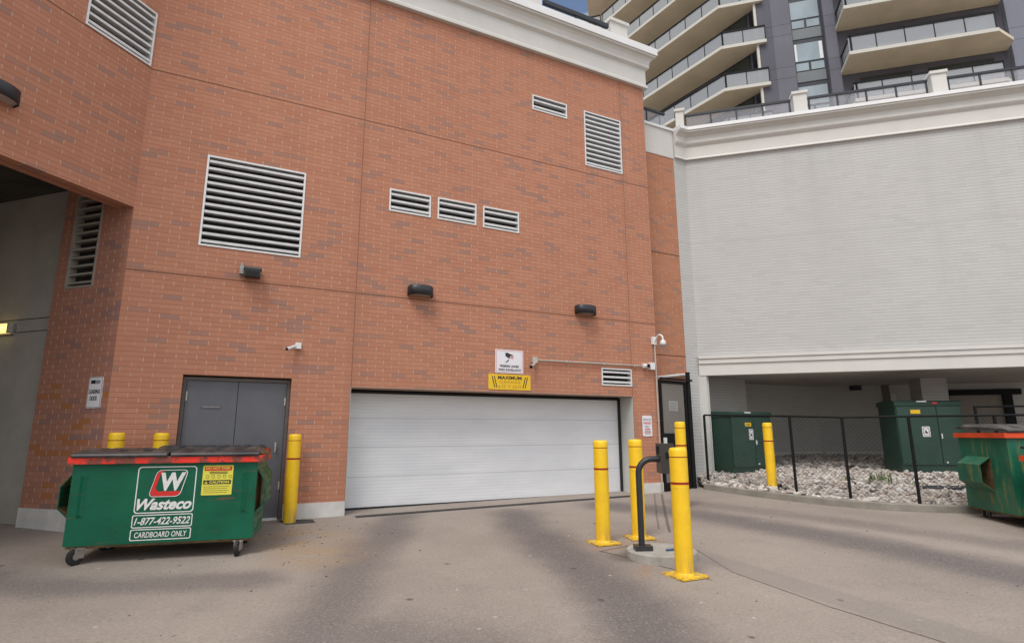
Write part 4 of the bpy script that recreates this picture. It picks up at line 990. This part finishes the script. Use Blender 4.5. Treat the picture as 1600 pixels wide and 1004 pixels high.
for k in range(4): y_.face([T2_(1.31, .795+k*.022), T2_(1.56+.02*(k%2), .795+k*.022), T2_(1.56+.02*(k%2), .799+k*.022), T2_(1.31, .799+k*.022)])
decal('sticker_black', y_, 'blackink')
y_ = MB(); text(y_, 'DO NOT PARK', 1.32, 1.58, 1.056, 1.082, DT(.0066), bold=.03); text(y_, 'CAUTION', 1.365, 1.575, .898, .925, DT(.0066), bold=.04); flat(y_, [(1.315, .895), (1.35, .895), (1.3325, .928)], DT(.0066)); decal('sticker_lettering', y_, 'stickyellow')
y_ = MB(); text(y_, '!', 1.330, 1.335, .898, .917, DT(.0075), bold=.03); decal('sticker_mark', y_, 'blackink')

az2 = R(75); c2 = (-3.42-.625*sin(az2), 7.86-.625*cos(az2))
dumpster('dumpster', 'green dumpster almost hidden behind the one with the decal', (*c2, gz(*c2)), R(90)-az2, w=1.25, dp=.72, pk=(.08, .5), zfront=1.13, zback=1.13, pout=.12)
rz3 = R(-8); fc = (7.47+.95*cos(rz3), 8.78+.95*sin(rz3))
dumpster('dumpster', 'tall green dumpster with orange red rim beside the fence on the right', (*fc, gz(*fc)), rz3, w=1.9, dp=1.16, zb=.20, zt=1.33, paint='green2', rim='rimorange', zfront=1.46, zback=1.50, pk=(.42, 1.0), front_ribs=False, pout=.17, pz=(1.03, .91, .64, .50))
bl = (7.41, 8.45); c4 = (bl[0]+.95*cos(rz3)+.95*sin(rz3), bl[1]+.95*sin(rz3)-.95*cos(rz3))
dumpster('dumpster', 'low green dumpster cut by the right edge, in front of the taller one', (*c4, gz(*c4)), rz3, w=1.9, dp=.95, paint='green2', rim='rimorange')

# ------------------------------------------------------------------ wall lights, cameras, signs
def wall_pack(pl, u, z, w, label, d=.22):
    off = pl(u, 0, z-.1); t_ = thing('wall_light', label, 'wall light', off, group='black half round wall lights')
    mb = MB(); n = 14; pts = []
    for k in range(n+1):
        a = pi*k/n; x = -cos(a); y = sin(a)**.55; pts.append((u+x*w/2, y*d))
    zt, zb = z+.09, z-.095
    for (ua, da), (ub, db) in zip(pts[:-1], pts[1:]):
        mb.face([pl(ua, da, zb), pl(ub, db, zb), pl(ub, db, zt-.02), pl(ua, da, zt-.02)], smooth=True)
        mb.face([pl(ua, da, zt-.02), pl(ub, db, zt-.02), pl(u+(ub-u)*.93, db*.9, zt), pl(u+(ua-u)*.93, da*.9, zt)], smooth=True)
        mb.face([pl(u+(ua-u)*.94, da*.94, zb), pl(u+(ub-u)*.94, db*.94, zb), pl(ub, db, zb), pl(ua, da, zb)])
    mb.face([pl(u+(a-u)*.93, b*.9, zt) for a, b in pts]); obj('housing', mb, 'lampblk', t_, off, weld=True)
    mb = MB(); mb.face([pl(u+(a-u)*.94, b*.94, zb+.02) for a, b in reversed(pts)]); obj('lens', mb, 'greyplastic', t_, off)
    return t_
wall_pack(RED, 1.945, 3.965, .455, 'black half round wall light on red brick, left of the two above the garage')
wall_pack(RED, 5.49, 3.955, .465, 'black half round wall light on red brick, right of the two above the garage')
wall_pack(LW, -1.92, 5.50, .50, 'black half round wall light high on the overhanging wall at the left edge')
wall_pack(B2, 1.08, 2.80, .32, 'small black wall light under the white building soffit', d=.14)
# floodlight below the big vent
u, z = -.83, 3.95; off = RED(u, 0, z); t_ = thing('flood_light', 'small dark flood light on a grey arm below the big square vent', 'flood light', off)
mb = MB(); RED.box(mb, -.93, -.70, 3.865, 4.00, .05, .20); bevel(obj('housing', mb, 'lampblk', t_, off), .02)
mb = MB(); RED.box(mb, -.945, -.685, 3.985, 4.015, .02, .21); bevel(obj('visor', mb, 'doorframe', t_, off), .008)
mb = MB(); RED.box(mb, -1.00, -.94, 3.92, 4.05, 0, .08); mb.tube([RED(-.97, .05, 4.0), RED(-.97, .05, 4.10)], .02, 8); obj('bracket', mb, 'greyplastic', t_, off)
mb = MB(); RED.box(mb, -.91, -.72, 3.872, 3.95, .2, .204); obj('lens', mb, 'dark', t_, off)
# camera left of garage
def camera_box(u, z, dirn, label, dark=False):
    off = RED(u, 0, z); t_ = thing('security_camera', label, 'security camera', off)
    mb = MB(); RED.box(mb, u-.045, u+.045, z-.05, z+.05, 0, .06); bevel(obj('mount_box', mb, 'white' if not dark else 'greyplastic', t_, off), .012)
    mb = MB(); a = RED(u+dirn*.045, .05, z-.01); b = RED(u+dirn*.17, .13, z-.075); mb.tube([a, b], [.024, .028], 12); obj('camera_body', mb, 'alu' if not dark else 'greyplastic', t_, off)
    mb = MB(); v_ = Vector(b)-Vector(a); v_.normalize(); mb.tube([b, tuple(Vector(b)+v_*.012)], .022, 12); obj('lens', mb, 'black', t_, off)
    return t_
camera_box(-.055, 2.845, -1, 'small white security camera on brick above and right of the grey doors')
# junction box with bullet camera at the left end of the conduit
off = RED(4.28, 0, 2.8); t_ = thing('security_camera', 'beige junction box with a bullet camera hanging below, left end of the pipe', 'security camera', off)
mb = MB(); RED.box(mb, 4.22, 4.33, 2.80, 2.91, 0, .07); bevel(obj('junction_box', mb, 'steel', t_, off), .006)
mb = MB(); a, b = RED(4.27, .06, 2.78), RED(4.13, .17, 2.70); mb.tube([RED(4.26, .05, 2.81), a], .018, 8); mb.tube([a, b], [.03, .036], 12); obj('camera_body', mb, 'steel', t_, off)
mb = MB(); v_ = (Vector(b)-Vector(a)).normalized(); mb.tube([b, tuple(Vector(b)+v_*.014)], .03, 12); obj('lens', mb, 'black', t_, off)
# horizontal and vertical pipes
mb = MB(); mb.tube([RED(4.33, .035, 2.855), RED(6.93, .035, 2.872)], .0165, 10)
for u in (5.0, 5.9, 6.7): RED.box(mb, u, u+.02, 2.835, 2.885, 0, .05)
o_ = RED(5.6, 0, 2.86); tag(obj('conduit', mb, 'steel', off=o_, loc=o_), 'horizontal metal pipe on the brick above the garage door right half', 'pipe')
mb = MB(); mb.tube([RED(7.30, .03, .27), RED(7.30, .03, 3.36)], .017, 10)
for z in (.8, 1.7, 2.6): RED.box(mb, 7.275, 7.325, z, z+.02, 0, .045)
o_ = RED(7.3, 0, .27); tag(obj('conduit', mb, 'steel', off=o_, loc=o_), 'vertical metal pipe beside the black gate running up to the dome camera', 'pipe')
# twin camera at the right end
off = RED(7.08, 0, 2.86); t_ = thing('security_camera', 'white box camera with a black lens at the right end of the pipe', 'security camera', off)
mb = MB(); RED.box(mb, 7.12, 7.23, 2.80, 2.95, 0, .09); bevel(obj('mount_box', mb, 'white', t_, off), .012)
mb = MB(); mb.tube([RED(6.93, .05, 2.87), RED(7.02, .06, 2.87)], .05, 14); mb.tube([RED(7.02, .06, 2.87), RED(7.12, .05, 2.87)], .03, 10); obj('camera_body', mb, 'white', t_, off)
mb = MB(); mb.lathe([(0, -.02), (.035, -.01), (.04, .01), (.0, .03)], n=14, T=lambda x, y, z: RED(7.02+x, .13+z, 2.87+y)); obj('lens', mb, 'black', t_, off)
# dome camera on a curved arm
off = RED(7.25, 0, 3.4); t_ = thing('dome_camera', 'white dome camera on a curved arm at the right end of the brick wall', 'security camera', off)
mb = MB(); RED.box(mb, 7.235, 7.345, 3.36, 3.53, 0, .05); bevel(obj('mount_plate', mb, 'white', t_, off), .008)
mb = MB(); pts = [RED(7.30, .05+.17*sin(a)+.02, 3.43+.11*(1-cos(a))*.9-.00) if False else RED(7.30, .05+.25*(t1), 3.43+.12*sin(pi*t1*.85)) for t1 in [k/8 for k in range(9)]]
pts.append(RED(7.30, .30, 3.42)); mb.tube(pts, .02, 10); obj('arm', mb, 'white', t_, off)
c_ = RED(7.30, .30, 3.33)
mb = MB(); mb.lathe([(.0, .09), (.045, .085), (.062, .05), (.065, .0)], c_, 18); obj('cap', mb, 'white', t_, off)
mb = MB(); mb.lathe([(.058, .0), (.052, -.035), (.03, -.055), (0, -.062)], c_, 18); obj('dome', mb, 'greyplastic', t_, off)

# signs
def sign(name, label, pl, u0, u1, z0, z1, face, rad=.02, cat='sign'):
    off = pl((u0+u1)/2, 0, z0); t_ = thing(name, label, cat, off)
    mb = MB(); pl.polyline(mb, rrect(u0, u1, z0, z1, rad), .004, .010); obj('board', mb, face, t_, off)
    def ink(nm, mat, fn, e=.012): mb = MB(); fn(mb, lambda x, z: pl(x, e, z)); obj(nm, mb, mat, t_, off)
    return ink
ink = sign('surveillance_sign', 'white square sign with a black camera symbol above the yellow sign', RED, 3.45, 4.045, 2.573, 3.02, 'signwhite', .012)
def f1(mb, T):
    # the camera symbol, cut as a solid shape with a bracket
    flat(mb, [(3.655, 2.955), (3.70, 2.965), (3.845, 2.915), (3.76, 2.905), (3.75, 2.85), (3.665, 2.895)], T)
    flat(mb, [(3.735, 2.83), (3.725, 2.805), (3.67, 2.765), (3.665, 2.78), (3.71, 2.82), (3.72, 2.84)], T)
    text(mb, 'PREMISES UNDER', 3.55, 3.95, 2.685, 2.73, T, bold=.03); text(mb, 'VIDEO SURVEILLANCE', 3.51, 3.99, 2.615, 2.66, T, bold=.03)
ink('symbol_and_lettering', 'blackink', f1)
def f1b(mb, T):
    ring(mb, rrect(3.77, 3.83, 2.855, 2.90, .01), rrect(3.778, 3.822, 2.863, 2.892, .006), T); flat(mb, rrect(3.79, 3.812, 2.868, 2.888, .008), T)
    ring(mb, rrect(3.468, 4.027, 2.59, 3.003, .01), rrect(3.473, 4.022, 2.595, 2.998, .008), T)
ink('border', 'redink', f1b, .0125)
ink = sign('clearance_sign', 'yellow clearance sign mounted just over the garage door', RED, 3.31, 4.20, 2.262, 2.55, 'signyellow', .008)
def f2(mb, T):
    text(mb, 'MAXIMUM', 3.505, 4.005, 2.455, 2.52, T, bold=.03)
    for x in (3.375, 3.42): flat(mb, [(x, 2.51), (x+.018, 2.51), (x+.073, 2.30), (x+.055, 2.30)], T)
    for x in (4.125, 4.08): flat(mb, [(x, 2.51), (x+.018, 2.51), (x-.037, 2.30), (x-.055, 2.30)], T)
ink('lettering', 'blackink', f2)
def f3(mb, T): text(mb, 'CLEARANCE', 3.54, 3.975, 2.385, 2.43, T); text(mb, '6 FT. 7" 2.0 M', 3.52, 3.99, 2.295, 2.35, T)
ink('faded_lettering', 'darkyellow', f3)
ink = sign('parking_sign', 'small white private parking sign right of the garage opening', RED, 6.88, 7.135, 1.39, 1.82, 'signwhite', .03)
ink('lettering', 'greyink', lambda mb, T: [text(mb, 'PRIVATE', 6.905, 7.11, 1.71, 1.76, T, bold=.02), text(mb, 'ONLY', 6.945, 7.07, 1.565, 1.615, T, bold=.02), flat(mb, [(6.93, 1.492), (7.09, 1.492), (7.09, 1.506), (6.93, 1.506)], T), flat(mb, [(6.93, 1.437), (7.09, 1.437), (7.09, 1.451), (6.93, 1.451)], T)])
ink('red_lettering', 'redink', lambda mb, T: [text(mb, 'PARKING', 6.905, 7.11, 1.64, 1.69, T, bold=.02)])
ink('red_print', 'redink', lambda mb, T: [flat(mb, [(6.92, 1.464), (7.10, 1.464), (7.10, 1.478), (6.92, 1.478)], T), flat(mb, [(6.94, 1.525), (7.08, 1.525), (7.08, 1.545), (6.94, 1.545)], T)])
ink = sign('loading_dock_sign', 'white LOADING DOCK sign on the brick pier left of the doors', PS, -.405, -.13, 1.82, 2.255, 'signwhite', .03)
ink('lettering', 'blackink', lambda mb, T: [text(mb, 'LOADING', -.375, -.165, 2.02, 2.08, T, bold=.04), text(mb, 'DOCK', -.34, -.20, 1.925, 1.985, T, bold=.04), flat(mb, [(-.36, 2.16), (-.27, 2.16), (-.27, 2.21), (-.36, 2.21)], T),
     ring(mb, rrect(-.397, -.138, 1.828, 2.247, .026), rrect(-.392, -.143, 1.833, 2.242, .022), T)])
ink('grey_print', 'greyink', lambda mb, T: [flat(mb, [(-.265, 2.16), (-.18, 2.16), (-.18, 2.21), (-.265, 2.21)], T)])
# fluorescent fixture in the loading bay
mb_u0, mb_u1 = -2.05, -.86
off = CWp(-1.5, 0, 3.08); t_ = thing('fluorescent_light', 'lit yellow twin tube light on the concrete wall at the left edge', 'light fixture', off)
mb = MB(); CWp.box(mb, mb_u0, mb_u1, 3.0, 3.17, 0, .05); obj('housing', mb, 'greyplastic', t_, off)
for z in (3.05, 3.125):
    mb = MB(); mb.tube([CWp(mb_u0+.02, .09, z), CWp(mb_u1-.03, .09, z)], .036, 12); obj('tube', mb, 'tube', t_, off)
mb = MB(); CWp.box(mb, mb_u1-.03, mb_u1, 3.01, 3.16, .0, .12); obj('end_cap', mb, 'steel', t_, off)
